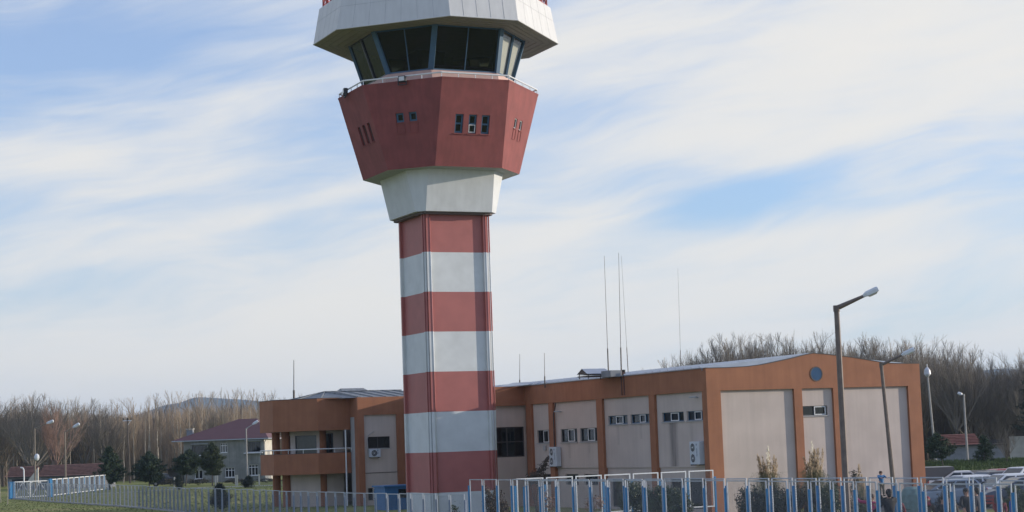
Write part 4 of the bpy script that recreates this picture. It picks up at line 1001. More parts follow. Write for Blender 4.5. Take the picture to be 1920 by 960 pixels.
put_conifer(852, 949, 80, .16, M_PINEY, 'tip of a yellow green young conifer before the white tower foot', 12, dens=.5, trunk_h=.1, cat='conifer', size=.05)

# ---- shrubs
def shrub(name, loc, lobes, n, size, m, label, seed, cat='shrub', stems=True):
    rnd = random.Random(seed); r = thing(name, label, cat, loc)
    S = MB()
    for i in range(12):
        a_ = rnd.uniform(0, 6.28); c, rx, rz = lobes[i % len(lobes)]; S.tube((c[0] * .3, c[1] * .3, 0), (c[0] + math.cos(a_) * rx * .6, c[1] + math.sin(a_) * rx * .6, c[2] + rz * .3), .02, .006, n=4, cap=False)
    S.build('stem', M_BARKD, r)
    m_ = MB()
    for (c, rx, rz) in lobes:
        cl = [(rnd.uniform(0, 6.28), math.acos(rnd.uniform(-.6, 1)), rnd.uniform(.75, 1.08)) for _ in range(34)]
        for i in range(n // len(lobes)):
            a_, th, rr = rnd.choice(cl); p_ = V3((math.cos(a_) * math.sin(th) * rx * rr, math.sin(a_) * math.sin(th) * rx * rr, math.cos(th) * rz * rr)) * rnd.uniform(.55, 1) + V3((rnd.gauss(0, .13 * rx), rnd.gauss(0, .13 * rx), rnd.gauss(0, .11 * rz))) + V3(c)
            if p_.z < .02: continue
            d = V3((rnd.gauss(0, 1), rnd.gauss(0, 1), rnd.gauss(.5, .7))).normalized(); sd = d.orthogonal().normalized(); sd.rotate(Matrix.Rotation(rnd.uniform(0, 3.1), 3, d)); L_ = size * rnd.uniform(.6, 1.4)
            m_.poly([p_ - d * L_ * .5, p_ + sd * L_ * .28, p_ + d * L_ * .5, p_ - sd * L_ * .28])
    m_.build('foliage', m, r); return r
def put_shrub(px, yt, D, lobes, n, size, m, label, seed, **k):
    b_, h_ = by_top(px, yt, D); zt = max(c[2] + rz for c, rx, rz in lobes); s_ = h_ / zt
    o = shrub('shrub', b_, lobes, n, size, m, label, seed, **k); o.scale = (1, 1, s_); return o
put_shrub(1197, 903, 86, [((-.3, 0, 1.15), .62, .75), ((.15, .1, .9), .6, .8)], 13000, .08, M_LEAF, 'tall dark green shrub, left part of the clump before the side wall', 21)
put_shrub(1238, 909, 84.5, [((0, 0, 1.1), .62, .65), ((.1, .2, .7), .6, .7)], 13000, .08, M_LEAF, 'rounded dark green shrub, middle of the clump before the side wall', 22)
put_shrub(1274, 915, 83, [((-.05, 0, .95), .52, .62), ((.0, .2, .6), .5, .6)], 11000, .08, M_LEAF, 'rounded dark green shrub, right end of the clump before the side wall', 23)
put_shrub(1410, 912, 73, [((0, 0, .95), .66, .72), ((.05, .1, .5), .66, .6)], 14000, .065, M_LEAFD, 'almost black round shrub below the left pampas grass', 24)
put_shrub(1458, 905, 72, [((0, 0, 1.0), .68, .74), ((.1, .1, .5), .66, .6)], 15000, .065, M_LEAFD, 'round dark bluish shrub right under the left pampas plumes', 25)
put_shrub(1504, 906, 71, [((0, 0, .95), .46, .68)], 5000, .07, mat('brown_olive_leaf', (.075, .066, .038), .8, var=.5, scale=3), 'brownish half bare shrub between the two pampas clumps', 26)
put_shrub(1552, 903, 70.5, [((0, 0, 1.05), .62, .78), ((.1, .1, .5), .62, .6)], 14000, .065, M_LEAF, 'green shrub under the taller right pampas clump', 27)
put_shrub(925, 912, 90, [((0, 0, .9), .55, .85), ((.3, 0, .6), .5, .6)], 5200, .09, mat('russet_leaf', (.075, .05, .03), .7, var=.5, scale=3), 'russet and green shrub at the right foot of the tower', 28)
put_shrub(1005, 884, 98, [((0, 0, 1.6), .62, .45)], 1000, .09, mat('russet_leaf', (.06, .05, .03)), 'dark untidy shrub top showing over the white framed fence', 29)
put_shrub(1115, 925, 88, [((0, 0, 1.0), .55, .5)], 420, .09, M_TWIGR, 'sparse red leaved shrub behind the white framed fence', 30)
put_shrub(1022, 918, 89, [((0, 0, 1.0), .5, .7)], 500, .09, M_TWIGR, 'sparse reddish shrub near the left end of the white framed fence', 31)
put_shrub(1772, 919, 69, [((0, 0, 1.0), .34, .6)], 3600, .07, mat('brown_leaf', (.05, .042, .025), .8, var=.4), 'brown green shrub behind the people by the first tall post right of the building', 32)
put_shrub(1906, 908, 67, [((0, 0, 1.1), .44, .7)], 6000, .06, M_LEAF, 'dark green shrub behind the last fence panel on the right', 33)
for i, px in enumerate((322, 372, 440, 500, 548)):
    put_shrub(px, 897, 232, [((0, 0, .7), 1.6, .6)], 900, .2, mat('dull_hedge', (.06, .055, .035), .9, var=.4), ['dull brown bush left of the leaning pine', 'dull brown bush between the two pines by the house', 'dull brown bush under the middle wall of the house', 'dull brown bush at the right end of the house', 'dull brown bush behind the bay columns'][i], 40 + i, cat='bush')
for i in range(9):
    px = 1750 + i * 22
    put_shrub(px, 862 + (i % 3) * 4, 180, [((0, 0, .8), 1.1, .7)], 650, .16, mat('bank_scrub', (.055, .062, .03), .9, var=.5), 'low scrub bush on the green verge behind the parked cars', 60 + i, cat='bush')['group'] = 'scrub bushes on the green verge'
# slanting young branch by the AC
sb = thing('young_tree', 'young dark leaved tree pointing up right before the recessed wall', 'tree', col_at(1000, 99, 880))
m = MB(); m.tube((0, 0, 0), (.3, 0, 2.1), .03, .02, n=5).tube((.3, 0, 2.1), (.85, 0, 3.2), .02, .006, n=4).tube((.3, 0, 2.1), (.2, .1, 2.7), .015, .005, n=4); m.build('trunk', M_BARKD, sb)
m = MB(); rnd = random.Random(5)
for i in range(420):
    t = rnd.random(); p_ = V3((.1, 0, 1.9)).lerp(V3((.85, 0, 3.2)), t) + V3((rnd.gauss(0, .18 * (1.15 - t)), rnd.gauss(0, .12), rnd.gauss(0, .16 * (1.15 - t)))); d = V3((rnd.gauss(0, 1), rnd.gauss(0, 1), rnd.gauss(0, 1))).normalized(); sd = d.orthogonal() * .035; m.poly([p_ - d * .06, p_ + sd, p_ + d * .06, p_ - sd])
m.build('foliage', mat('russet_leaf', (.06, .05, .03)), sb)
# pampas grass
def pampas(px, yt, D, w, npl, label, seed, white=2, dens=1.0):
    rnd = random.Random(seed); b_, h_ = by_top(px, yt, D); r = thing('pampas_grass', label, 'pampas grass', b_)
    g = MB()
    for i in range(int(620 * dens)):
        a_ = rnd.uniform(0, 6.28); L_ = rnd.uniform(.5, 1) * h_ * .75; out = rnd.uniform(.15, 1.0) * w * 1.5; p0 = V3((rnd.gauss(0, .12), rnd.gauss(0, .12), 0)); d = V3((math.cos(a_), math.sin(a_), 0))
        pts = [p0, p0 + d * out * .25 + V3((0, 0, L_ * .6)), p0 + d * out * .65 + V3((0, 0, L_ * .95)), p0 + d * out * 1.1 + V3((0, 0, L_ * rnd.uniform(.7, .95)))]
        for q in range(3): g.tube(pts[q], pts[q + 1], .007 - .002 * q, .005 - .0018 * q, n=3, cap=False)
    g.build('blades', M_GRASSL, r)
    for i in range(npl):
        a_ = rnd.uniform(0, 6.28); o_ = w * (.1 if i == 0 else rnd.uniform(.25, .95)); top = h_ * (1 if i == 0 else rnd.uniform(.70, .93)); base = V3((rnd.gauss(0, .08), rnd.gauss(0, .08), 0)); e = V3((math.cos(a_) * o_, math.sin(a_) * o_, top)); st = base.lerp(e, .68)
        m_ = MB(); m_.tube(base, e, .008, .004, n=3, cap=False)
        for k in range(110):
            t = rnd.random(); p_ = st.lerp(e, t); rr = .046 * math.sin(math.pi * min(1, t * .85 + .12)); q = p_ + V3((rnd.gauss(0, rr), rnd.gauss(0, rr), rnd.uniform(-.02, .02))); d = V3((rnd.gauss(0, .4), rnd.gauss(0, .4), 1)).normalized(); sd = d.orthogonal() * .012; m_.poly([q - sd, q + sd, q + d * .11])
        m_.build('plume', M_PLUMEW if i < white else M_PLUME, r)
    return r
pampas(1438, 838, 76, .52, 19, 'left pampas grass clump with brown plumes and drooping blades', 1, white=1)
pampas(1524, 829, 75, .5, 22, 'right pampas grass clump with one tall cream plume', 2, white=2, dens=1.3)
pampas(1612, 872, 74, .4, 6, 'low pale pampas clump with thin stalks near the young conifer', 3, white=0, dens=.4)

# ================================================================== HOUSE AND SHEDS
hp = col_at(345, 250, 880)
HS = thing('grey_house', 'two storey bare cement house with a maroon hipped roof behind the pines', 'house', hp, rad(-3))
W_, Dp, EH = 11.0, 8.5, 5.75
FH = vframe((0, 0, 0), (1, 0, 0)); m = MB()
hw = [(1.1, 3.2, 3.75, 5.05), (5.0, 5.95, 3.95, 5.25), (8.5, 10.5, 3.9, 5.25), (1.45, 2.55, .55, 1.75), (5.6, 6.9, .6, 1.9), (8.75, 10.1, .75, 2.2)]
holes_panel(m, FH, 0, W_, 0, W_, EH, hw, .35, v0=-.1)
m.poly([(0, 0, -.1), (0, Dp, -.1), (0, Dp, EH), (0, 0, EH)]); m.poly([(0, Dp, -.1), (W_, Dp, -.1), (W_, Dp, EH), (0, Dp, EH)])
m.build('wall', M_CEMENT, HS)
MB().poly([(W_, 0, -.1), (W_, Dp, -.1), (W_, Dp, EH), (W_, 0, EH)]).build('end_wall', M_CREAM, HS)['label'] = 'end wall given a cream sunlit tone'  # cream puts the sun on this side into the wall colour
for i, h_ in enumerate(hw):
    a_, b_, c_, d_ = h_
    w = window(HS, FH, *h_, .22, M_FRAMEW if i in (1, 3, 4, 5) else M_FRAMED, fw=.08, mull=tuple(a_ + (b_ - a_) * t for t in ((.33, .66) if i != 3 else (.5,))), trans=(d_ - .35,) if i in (1, 4, 5) else (), sill=M_FRAMEW, roomd=1.2)
MB().box(.95, 3.35, -.45, -.02, 3.60, 3.68).build('balcony_slab', M_GALVW, HS); MB().box(8.3, 10.8, -.6, -.02, 3.72, 3.82).build('balcony_slab', M_GALVW, HS)
MB().box(1.0, 3.3, -.25, -.02, 5.2, 5.28).build('balcony_head', M_GALV, HS); MB().box(8.35, 10.7, -.25, -.02, 5.40, 5.48).build('balcony_head', M_GALV, HS)
e = .7; rz_ = 8.45
m = MB(); A_, B_, C_, D_ = (-e - .8, -e, EH), (W_ + e, -e, EH), (W_ + e, Dp + e, EH), (-e - .8, Dp + e, EH); P_, Q_ = (6.7, Dp / 2, rz_), (9.3, Dp / 2, rz_)
for q_ in ((A_, B_, Q_, P_), (B_, C_, Q_), (C_, D_, P_, Q_), (D_, A_, P_)): m.poly(q_)
rf = m.build('roof', M_MAROON, HS)
MB().box(-e - .8, W_ + e, -e, Dp + e, EH - .14, EH - .02).build('eave_board', M_GALV, HS)
MB().box(.1, .95, 1.4, 2.1, 5.8, 7.15).build('chimney', M_BLOCK, rf); MB().box(0, 1.05, 1.3, 2.2, 7.25, 7.35).box(.15, .25, 1.45, 2.05, 7.15, 7.25).box(.8, .9, 1.45, 2.05, 7.15, 7.25).build('chimney_cap', M_CREAM, rf)
MB().tube((W_ + .5, -.6, 5.65), (W_ + .1, -.1, 5.2), .06, n=6).tube((W_ + .1, -.1, 5.2), (W_ + .08, -.1, 0), .06, n=6).build('downpipe', M_CREAM, HS)
an = MB().poly([(-2.7, -1, 1.9), (.2, -1, 2.55), (.2, 3, 2.55), (-2.7, 3, 1.9)]).poly([(-2.7, -1, 1.8), (.2, -1, 2.45), (.2, 3, 2.45), (-2.7, 3, 1.8)]).poly([(-2.7, -1, 1.8), (.2, -1, 2.45), (.2, -1, 2.55), (-2.7, -1, 1.9)])
an.build('lean_to_roof', M_SHED, HS)
MB().box(-2.3, -.05, .5, 2.8, -.1, 1.85).build('lean_to_wall', M_SHED, HS)
def shed(px0, px1, D, eave, ridge, depth, label, tile, wall_m, hip=0, rz=0, yref=880, door=True):
    a_, b_ = col_at(px0, D, yref), col_at(px1, D, yref); L_ = (b_ - a_).length
    t = thing('tiled_shed', label, 'shed', a_, math.atan2((b_ - a_).y, (b_ - a_).x) + rz)
    MB().box(0, L_, 0, depth, -.1, eave).build('wall', wall_m, t)
    m = MB(); e = .35
    m.poly([(-e, -e, eave - .02), (L_ + e, -e, eave - .02), (L_ + e - hip, depth / 2, ridge), (-e + hip, depth / 2, ridge)]); m.poly([(-e, depth + e, eave), (L_ + e, depth + e, eave), (L_ + e - hip, depth / 2, ridge), (-e + hip, depth / 2, ridge)])
    m.poly([(-e, -e, eave), (-e + hip, depth / 2, ridge), (-e, depth + e, eave)]); m.poly([(L_ + e, -e, eave), (L_ + e - hip, depth / 2, ridge), (L_ + e, depth + e, eave)])
    n = int((depth / 2) / .35)
    for i in range(1, n):
        s_ = i / n; m.tube((-e + hip * s_, -e + (depth / 2 + e) * s_, eave + (ridge - eave) * s_ + .02), (L_ + e - hip * s_, -e + (depth / 2 + e) * s_, eave + (ridge - eave) * s_ + .02), .05, n=4)
    m.build('roof', tile, t)
    MB().box(-e, L_ + e, -e - .03, -e + .03, eave - .16, eave - .03).build('gutter', M_SHED, t)
    if door:
        for k in range(3): x = L_ * (.2 + .28 * k); MB().box(x, x + 1.0, -.03, -.003, .1, eave - .35).build('door', M_SHED, t)
    return t
shed(77, 197, 240, 1.75, 3.15, 6, 'long low shed with a brown clay tile roof behind the white framed far fence', M_TILE, M_BLOCK)
shed(14, 56, 246, 1.75, 3.05, 6, 'shorter brown tiled shed at the left edge of the picture', M_TILE, M_BLOCK)
t = thing('plastered_gable', 'pale triangular gable wall standing between the two brown tiled sheds', 'gable wall', col_at(50, 236, 890), 0)
MB().poly([(0, 0, 1.1), (1.45, 0, 2.9), (1.45, 0, .9), (1.2, 0, .9), (.9, 0, 1.25), (.3, 0, 1.1)][::-1]).poly([(0, .3, 1.1), (1.45, .3, 2.9), (1.45, .3, .9), (1.2, .3, .9)]).poly([(0, 0, 1.1), (0, .3, 1.1), (1.45, .3, 2.9), (1.45, 0, 2.9)]).poly([(1.45, 0, 2.9), (1.45, .3, 2.9), (1.45, .3, -.1), (1.45, 0, -.1)]).box(1.25, 1.45, .001, .299, -.1, .9).box(0, .2, .001, .299, -.1, 1.1).build('wall', M_CREAM, t)
shed(1774, 1836, 197, 2.05, 3.15, 5, 'low grey block shed with a red tile roof on the green verge', M_TILER, M_BLOCK, door=False)
shed(1842, 1886, 206, 1.9, 2.4, 5, 'plain grey block outbuilding right of the red roofed shed', M_SHED, M_BLOCK, door=False)
t = thing('white_wall', 'whitewashed wall at the right edge behind a small bare tree', 'wall', col_at(1897, 192, 880)); MB().box(0, 6, 0, .3, .5, 2.75).build('wall', M_CREAM, t)
for px in (327, 404, 407.5, 442, 445, 486):
    MB().tube((0, 0, 0), (0, 0, 1.25), .10, n=4).build('concrete_post', M_CREAM, None, loc=col_at(px, 222, 905))
for i, o in enumerate([o for o in COL.objects if o.name.startswith('concrete_post')]): tag(o, ['pale concrete post standing left of the leaning pine', 'left post of the pale pair under the yellowish pine', 'right post of the pale pair under the yellowish pine', 'left post of the pale pair before the house wall', 'right post of the pale pair before the house wall', 'pale concrete post at the right end of the house'][i], 'post', 'concrete posts of the house garden')

# ================================================================== CARS
def car(loc, rz, paint, label, L=4.1, W=1.74, Hh=1.47, style='hatch', grp='cars parked in the car park', rough=.3):
    t = thing('parked_car', label, 'car', loc, rz, grp); h = W / 2
    PM = mat('car_paint_' + paint[0], paint[1], rough, var=.03, spec=.6)
    if style == 'van': st = [(-L / 2, .35, .95, .94), (-L / 2 + .1, .25, 1.02, 1), (0, .22, 1.05, 1), (L * .28, .22, 1.02, 1), (L * .42, .25, .92, .97), (L / 2, .4, .70, .86)]
    else: st = [(-L / 2, .42, .78, .84), (-L / 2 + .12, .28, .98, .95), (-L * .2, .20, .96, 1), (L * .12, .20, .93, 1), (L * .20, .2, .92, 1), (L * .36, .22, .82, .96), (L * .46, .28, .72, .90), (L / 2, .38, .58, .72)]
    m = MB(); nS = 10
    for x, z0, z1, k in st:
        hh = h * k; mz = (z0 + z1) / 2
        for y, z in ((-hh * .86, z0), (-hh * .97, z0 + .10), (-hh, mz), (-hh * .97, z1 - .08), (-hh * .86, z1), (hh * .86, z1), (hh * .97, z1 - .08), (hh, mz), (hh * .97, z0 + .10), (hh * .86, z0)): m.v.append((x, y, z))
    for s_ in range(len(st) - 1):
        for i in range(nS): j = (i + 1) % nS; m.f.append((s_ * nS + i, s_ * nS + j, s_ * nS + nS + j, s_ * nS + nS + i))
    m.f += [tuple(range(nS)), tuple(range((len(st) - 1) * nS, len(st) * nS))[::-1]]
    body = m.build('body', PM, t, smooth=False)
    # greenhouse
    if style == 'van': g = [(-L / 2 + .06, .98, 1.0), (-L / 2 + .14, Hh, .9), (L * .16, Hh, .88), (L * .34, .98, .96)]
    elif style == 'sedan': g = [(-L * .34, .95, .90), (-L * .17, Hh, .74), (L * .06, Hh, .74), (L * .24, .92, .92)]
    else: g = [(-L / 2 + .16, .95, .90), (-L * .36, Hh, .74), (L * .03, Hh, .76), (L * .24, .92, .92)]
    (x0, zb, k0), (x1, zt, k1), (x2, _, k2), (x3, zf, k3) = g; zt -= .03
    A = [V3((x0, -h * k0, zb)), V3((x3, -h * k3, zf)), V3((x3, h * k3, zf)), V3((x0, h * k0, zb))]; B = [V3((x1, -h * k1, zt)), V3((x2, -h * k2, zt)), V3((x2, h * k2, zt)), V3((x1, h * k1, zt))]
    gl = MB(); gl.strip(A, B)
    T1 = [V3((x1 + .10, -h * k1 * .84, Hh)), V3((x2 - .12, -h * k2 * .84, Hh)), V3((x2 - .12, h * k2 * .84, Hh)), V3((x1 + .10, h * k1 * .84, Hh))]
    gl.strip(B, T1); gl.poly(T1); gl.build('roof', PM, t)
    def pane(q, ins, name='window_glass'):
        c = sum((p for p in q), V3((0, 0, 0))) / len(q); n = (q[1] - q[0]).cross(q[-1] - q[0]).normalized()
        if n.dot(c - V3((0, 0, .9))) < 0: n = -n
        MB().poly([p + (c - p) * ins + n * .008 for p in q]).build(name, M_CARGL, t)
    for s_, (i0, i1) in ((-1, (0, 1)), (1, (3, 2))):
        a0, a1, b0, b1 = A[i0], A[i1], B[i0], B[i1]
        cuts = (.06, .31, .355, .60, .645, .93) if style == 'hatch' else (.10, .46, .50, .90)
        if style == 'van': cuts = (.62, .93)
        for u0_, u1_ in zip(cuts[::2], cuts[1::2]):
            lo = lambda t_: a0.lerp(a1, t_) ; hi = lambda t_: b0.lerp(b1, t_)
            q = [lo(u0_).lerp(hi(u0_), .10), lo(u1_).lerp(hi(u1_), .10), lo(u1_).lerp(hi(min(u1_, .97)), .88), lo(u0_).lerp(hi(max(u0_, .03)), .88)]; pane(q, .03)
    pane([A[1], A[2], B[2], B[1]], .09, 'windscreen')
    if style != 'van': pane([A[0], A[3], B[3], B[0]], .14, 'rear_window')
    for x in (-L * .31, L * .32):
        for s_ in (-1, 1):
            w = MB(); w.tube((x, s_ * (h - .20), .31), (x, s_ * (h + .012), .31), .315, n=18); wo = w.build('wheel', M_RUBBER, t)
            MB().tube((x, s_ * (h - .02), .31), (x, s_ * (h + .022), .31), .20, .17, n=12).build('rim', M_RIM, wo)
    for s_ in (-1, 1):
        MB().ball((L / 2 - .26, s_ * h * .66, .66), .18, .16, .10).build('headlight', M_LAMPG, t)
        MB().ball((-L / 2 + .06, s_ * h * .74, .82), .07, .12, .13).build('tail_light', M_REDM, t)
        MB().ball((L * .17, s_ * (h + .07), .98), .08, .10, .07).build('mirror', PM, t)
    MB().box(-.01, .01, -.24, .24, -.05, .05).build('number_plate', M_LAMP, t, loc=(L / 2 + .01, 0, .45))
    return t
WHT = ('white', (.62, .64, .66)); RED = ('red', (.30, .02, .03)); DGY = ('dark_grey', (.05, .052, .06)); DBL = ('dark_blue', (.03, .045, .085)); LBL = ('silver_blue', (.22, .27, .34)); BLK = ('charcoal', (.02, .021, .024))
def cp(px, D): p_ = col_at(px, D, 900); return p_
car(cp(1713, 108), rad(176), ('van_grey', (.075, .07, .07)), 'tall dark grey van with a white roof edge next to the building corner', L=4.7, W=1.9, Hh=1.74, style='van')
car(cp(1812, 107), rad(-12), WHT, 'white saloon with a sloping tail, farthest of the two white cars next to the van', L=4.4, style='sedan')
car(cp(1800, 97), rad(198), WHT, 'white hatchback standing in front of the white saloon beside the van', L=4.0)
car(cp(1768, 93), rad(188), LBL, 'silver blue car low behind the fence in front of the grey van', L=4.1, Hh=1.40)
car(cp(1866, 107), rad(190), RED, 'red car behind the white hatchbacks', L=4.2, Hh=1.5)
car(cp(1848, 104), rad(200), DGY, 'dark grey car half hidden by the red one', L=4.2, Hh=1.46)
car(cp(1878, 96), rad(196), WHT, 'large white hatchback seen from its side in front of the red car', L=4.3, Hh=1.5)
car(cp(1910, 102), rad(205), WHT, 'white tall hatchback with a dark rear window at the right edge', L=4.2, W=1.8, Hh=1.68)
car(cp(1908, 92), rad(190), DBL, 'dark blue car nearest the fence at the right edge', L=4.4, Hh=1.42)
t_ = car(col_at(312, 236, 900), rad(8), BLK, 'dark green car parked between the pines left of the grey house', L=4.2, Hh=1.6, grp='cars by the house')
t = thing('plastic_barrier', 'low red slatted barrier on the grass under the large white hatchback', 'barrier', col_at(1846, 89.5, 935), rad(-8))
MB().box(-.45, .45, -.04, .04, .42, .52).box(-.45, .45, -.04, .04, .58, .68).box(-.45, .45, -.04, .04, .26, .36).box(-.42, -.36, -.035, .035, 0, .66).box(.36, .42, -.035, .035, 0, .66).build('slats', M_REDM, t)

# ================================================================== PEOPLE
def skin_obj(name, nodes, edges, m, parent, sub=1, root=0):
    me = bpy.data.meshes.new(name); me.from_pydata([n[0] for n in nodes], edges, []); me.materials.append(m)
    o = bpy.data.objects.new(name, me); COL.objects.link(o); o.parent = parent
    md = o.modifiers.new('skin', 'SKIN'); md.use_smooth_shade = True
    sv = me.skin_vertices[0].data
    for i, n in enumerate(nodes):
        r = n[1]; sv[i].radius = (r, r) if not isinstance(r, tuple) else r
    sv[root].use_root = True
    s = o.modifiers.new('sub', 'SUBSURF'); s.levels = sub; s.render_levels = sub
    return o
SK = mat('skin_tone', (.40, .22, .15), .6, var=.04); SHOE = mat('dark_shoe', (.03, .025, .02), .5)
def person(loc, rz, h, label, coat, trousers, hair, Lh, Rh, le=None, re=None, skirt=False, scarf=None, hat=None, bulk=1.0):
    """h = standing height; Lh/Rh = hand targets in head-height-scaled local space (x right, y forward, z up)"""
    t = thing('person', label, 'person', loc, rz, 'people by the fence'); k = h / 1.75
    v = lambda x, y, z: V3((x * k, y * k, z * k))
    CM = mat('cloth_' + coat[0], coat[1], .85, var=.15); TM = mat('cloth_' + trousers[0], trousers[1], .85, var=.15); HM = mat('hair_' + hair[0], hair[1], .7)
    sh = .19; shz = 1.43
    N_ = [(v(0, 0, .95), .12 * k), (v(0, 0, 1.15), .115 * k), (v(0, 0, 1.35), .125 * k), (v(0, 0, 1.46), .065 * k), (v(0, .01, 1.54), .062 * k), (v(0, .02, 1.63), .085 * k), (v(0, .01, 1.70), .055 * k)]
    E_ = [(0, 1), (1, 2), (2, 3), (3, 4), (4, 5), (5, 6)]
    coatN = [(v(0, 0, .82 if not skirt else .70), .155 * k if not skirt else .19 * k), (v(0, 0, 1.0), .145 * k), (v(0, 0, 1.18), .14 * k), (v(0, 0, 1.36), .15 * k), (v(0, 0, 1.455), .075 * k)]; coatE = [(0, 1), (1, 2), (2, 3), (3, 4)]
    for s_, hd, el in ((-1, Lh, le), (1, Rh, re)):
        S = v(s_ * sh, 0, shz); hd = v(*hd) if hd else v(s_ * .27, .08, .80)
        if el: el = v(*el)
        else:
            md = (S + hd) / 2; el = md + V3((s_ * .05 * k, -.06 * k, -.02 * k))
        i0 = len(N_); d = (hd - el).normalized()
        N_ += [(S, .055 * k), (el, .042 * k), (hd, .027 * k), (hd + d * .05 * k, .036 * k), (hd + d * .09 * k, .034 * k)]; E_ += [(2, i0), (i0, i0 + 1), (i0 + 1, i0 + 2), (i0 + 2, i0 + 3), (i0 + 3, i0 + 4)]
        sd = d.cross(V3((0, 1, 0))); sd = sd.normalized() if sd.length > .1 else V3((1, 0, 0))
        for q, (off, ln) in enumerate(((-.030, .065), (-.010, .08), (.010, .075), (.030, .058))):
            j = len(N_); b0 = hd + d * .09 * k + sd * off * k; e1 = b0 + d * ln * k * .55; e2 = b0 + d * ln * k + V3((0, .018 * k, -.01 * k)); N_ += [(b0 + d * .012 * k, .0095 * k), (e1, .009 * k), (e2, .008 * k)]; E_ += [(i0 + 4, j), (j, j + 1), (j + 1, j + 2)]
        j = len(N_); N_ += [(hd + d * .045 * k + sd * .045 * k, .011 * k), (hd + d * .085 * k + sd * .062 * k, .009 * k)]; E_ += [(i0 + 3, j), (j, j + 1)]
        c0 = len(coatN); coatN += [(S, .078 * k), (el, .060 * k), (hd - d * .02 * k, .044 * k)]; coatE += [(3, c0), (c0, c0 + 1), (c0 + 1, c0 + 2)]
    for s_ in (-1, 1):
        i0 = len(N_); N_ += [(v(s_ * .09, 0, .88), .08 * k), (v(s_ * .10, .02, .48), .055 * k), (v(s_ * .11, -.01, .09), .038 * k), (v(s_ * .11, .13, .04), .034 * k)]; E_ += [(0, i0), (i0, i0 + 1), (i0 + 1, i0 + 2), (i0 + 2, i0 + 3)]
    coatN = [(p_, r_ * bulk) for p_, r_ in coatN]
    b = skin_obj('body', N_, E_, SK, t)
    skin_obj('coat', coatN, coatE, CM, b, root=0)
    if skirt: MB().tube(v(0, 0, .10), v(0, 0, .9), .26 * k, .17 * k, n=16).build('skirt', TM, b, smooth=True)
    else:
        TN = [(v(0, 0, .93), .13 * k)]; TE = []
        for s_ in (-1, 1):
            i0 = len(TN); TN += [(v(s_ * .09, 0, .84), .098 * k), (v(s_ * .10, .02, .48), .072 * k), (v(s_ * .11, -.01, .10), .062 * k)]; TE += [(0, i0), (i0, i0 + 1), (i0 + 1, i0 + 2)]
        skin_obj('trousers', TN, TE, TM, b)
    for s_ in (-1, 1): MB().ball(v(s_ * .11, .07, .045), .052 * k, .145 * k, .05 * k).build('shoe', SHOE, b, smooth=True)
    if scarf:
        m = MB(); m.ball(v(0, -.005, 1.655), .118 * k, .122 * k, .130 * k, nu=16, nv=10).tube(v(0, 0, 1.42), v(0, 0, 1.58), .15 * k, .095 * k, n=14); m.build('headscarf', mat('cloth_' + scarf[0], scarf[1], .85, var=.5, scale=30), b, smooth=True)
        MB().ball(v(0, .055, 1.635), .075 * k, .075 * k, .095 * k, nu=14, nv=9).build('face', SK, b, smooth=True)
    else: MB().ball(v(0, -.022, 1.672), .102 * k, .112 * k, .105 * k, nu=16, nv=10).tube(v(0, -.07, 1.52), v(0, -.06, 1.66), .045 * k, .085 * k, n=10).build('hair', HM, b, smooth=True)
    f = MB(); f.tube(v(0, .095, 1.64), v(0, .128, 1.60), .012 * k, .018 * k, n=6).build('nose', SK, b)
    for s_ in (-1, 1):
        MB().ball(v(s_ * .034, .104, 1.645), .012 * k).build('eye', MATS['hair_' + hair[0]], b); MB().ball(v(s_ * .088, .01, 1.63), .012 * k, .022 * k, .03 * k).build('ear', SK, b)
    MB().box(-.024 * k, .024 * k, .100 * k, .112 * k, 1.572 * k, 1.582 * k).build('mouth', mat('lip', (.30, .10, .08)), b)
    return t
BLKC = ('black', (.012, .013, .016)); NAVY = ('navy', (.015, .02, .04)); DRED = ('dark_red', (.16, .02, .025)); PNK = ('magenta', (.42, .04, .13)); BRN = ('brown', (.07, .05, .035)); KHA = ('khaki', (.14, .12, .09)); JNB = ('jeans', (.05, .08, .15)); SKY = ('sky_blue', (.06, .17, .33)); GRYC = ('grey', (.16, .16, .165)); BLU = ('royal_blue', (.05, .11, .38))
DH = ('dark', (.015, .01, .008)); BH = ('brown', (.07, .04, .025)); FH_ = ('fair', (.16, .10, .06))
def stand(px, ytop, D, z=0.0):
    p_ = at(px, ytop, D); return V3((p_.x, p_.y, z)), (p_.z - z)
def put(px, yt, D, rzdeg, label, *a, z=0.0, cap=2.0, **k):
    l_, hh = stand(px, yt, D, z); return person(l_, rad(rzdeg), hh * 1.75 / 1.765, label, *a, **k)
# man in black: back to us, left arm out, right hand up to the toddler he steadies
l_, hh = stand(1669, 918, 66.2); man_h = hh
put(1666, 917, 62.0, 10, 'adult in a black coat seen from behind, arm stretched out beside the toddler', BLKC, BLKC, DH, (-.50, .10, 1.08), (-.22, .18, 1.60), (-.40, .0, 1.16), (-.12, .16, 1.38), z=.10, bulk=1.22)
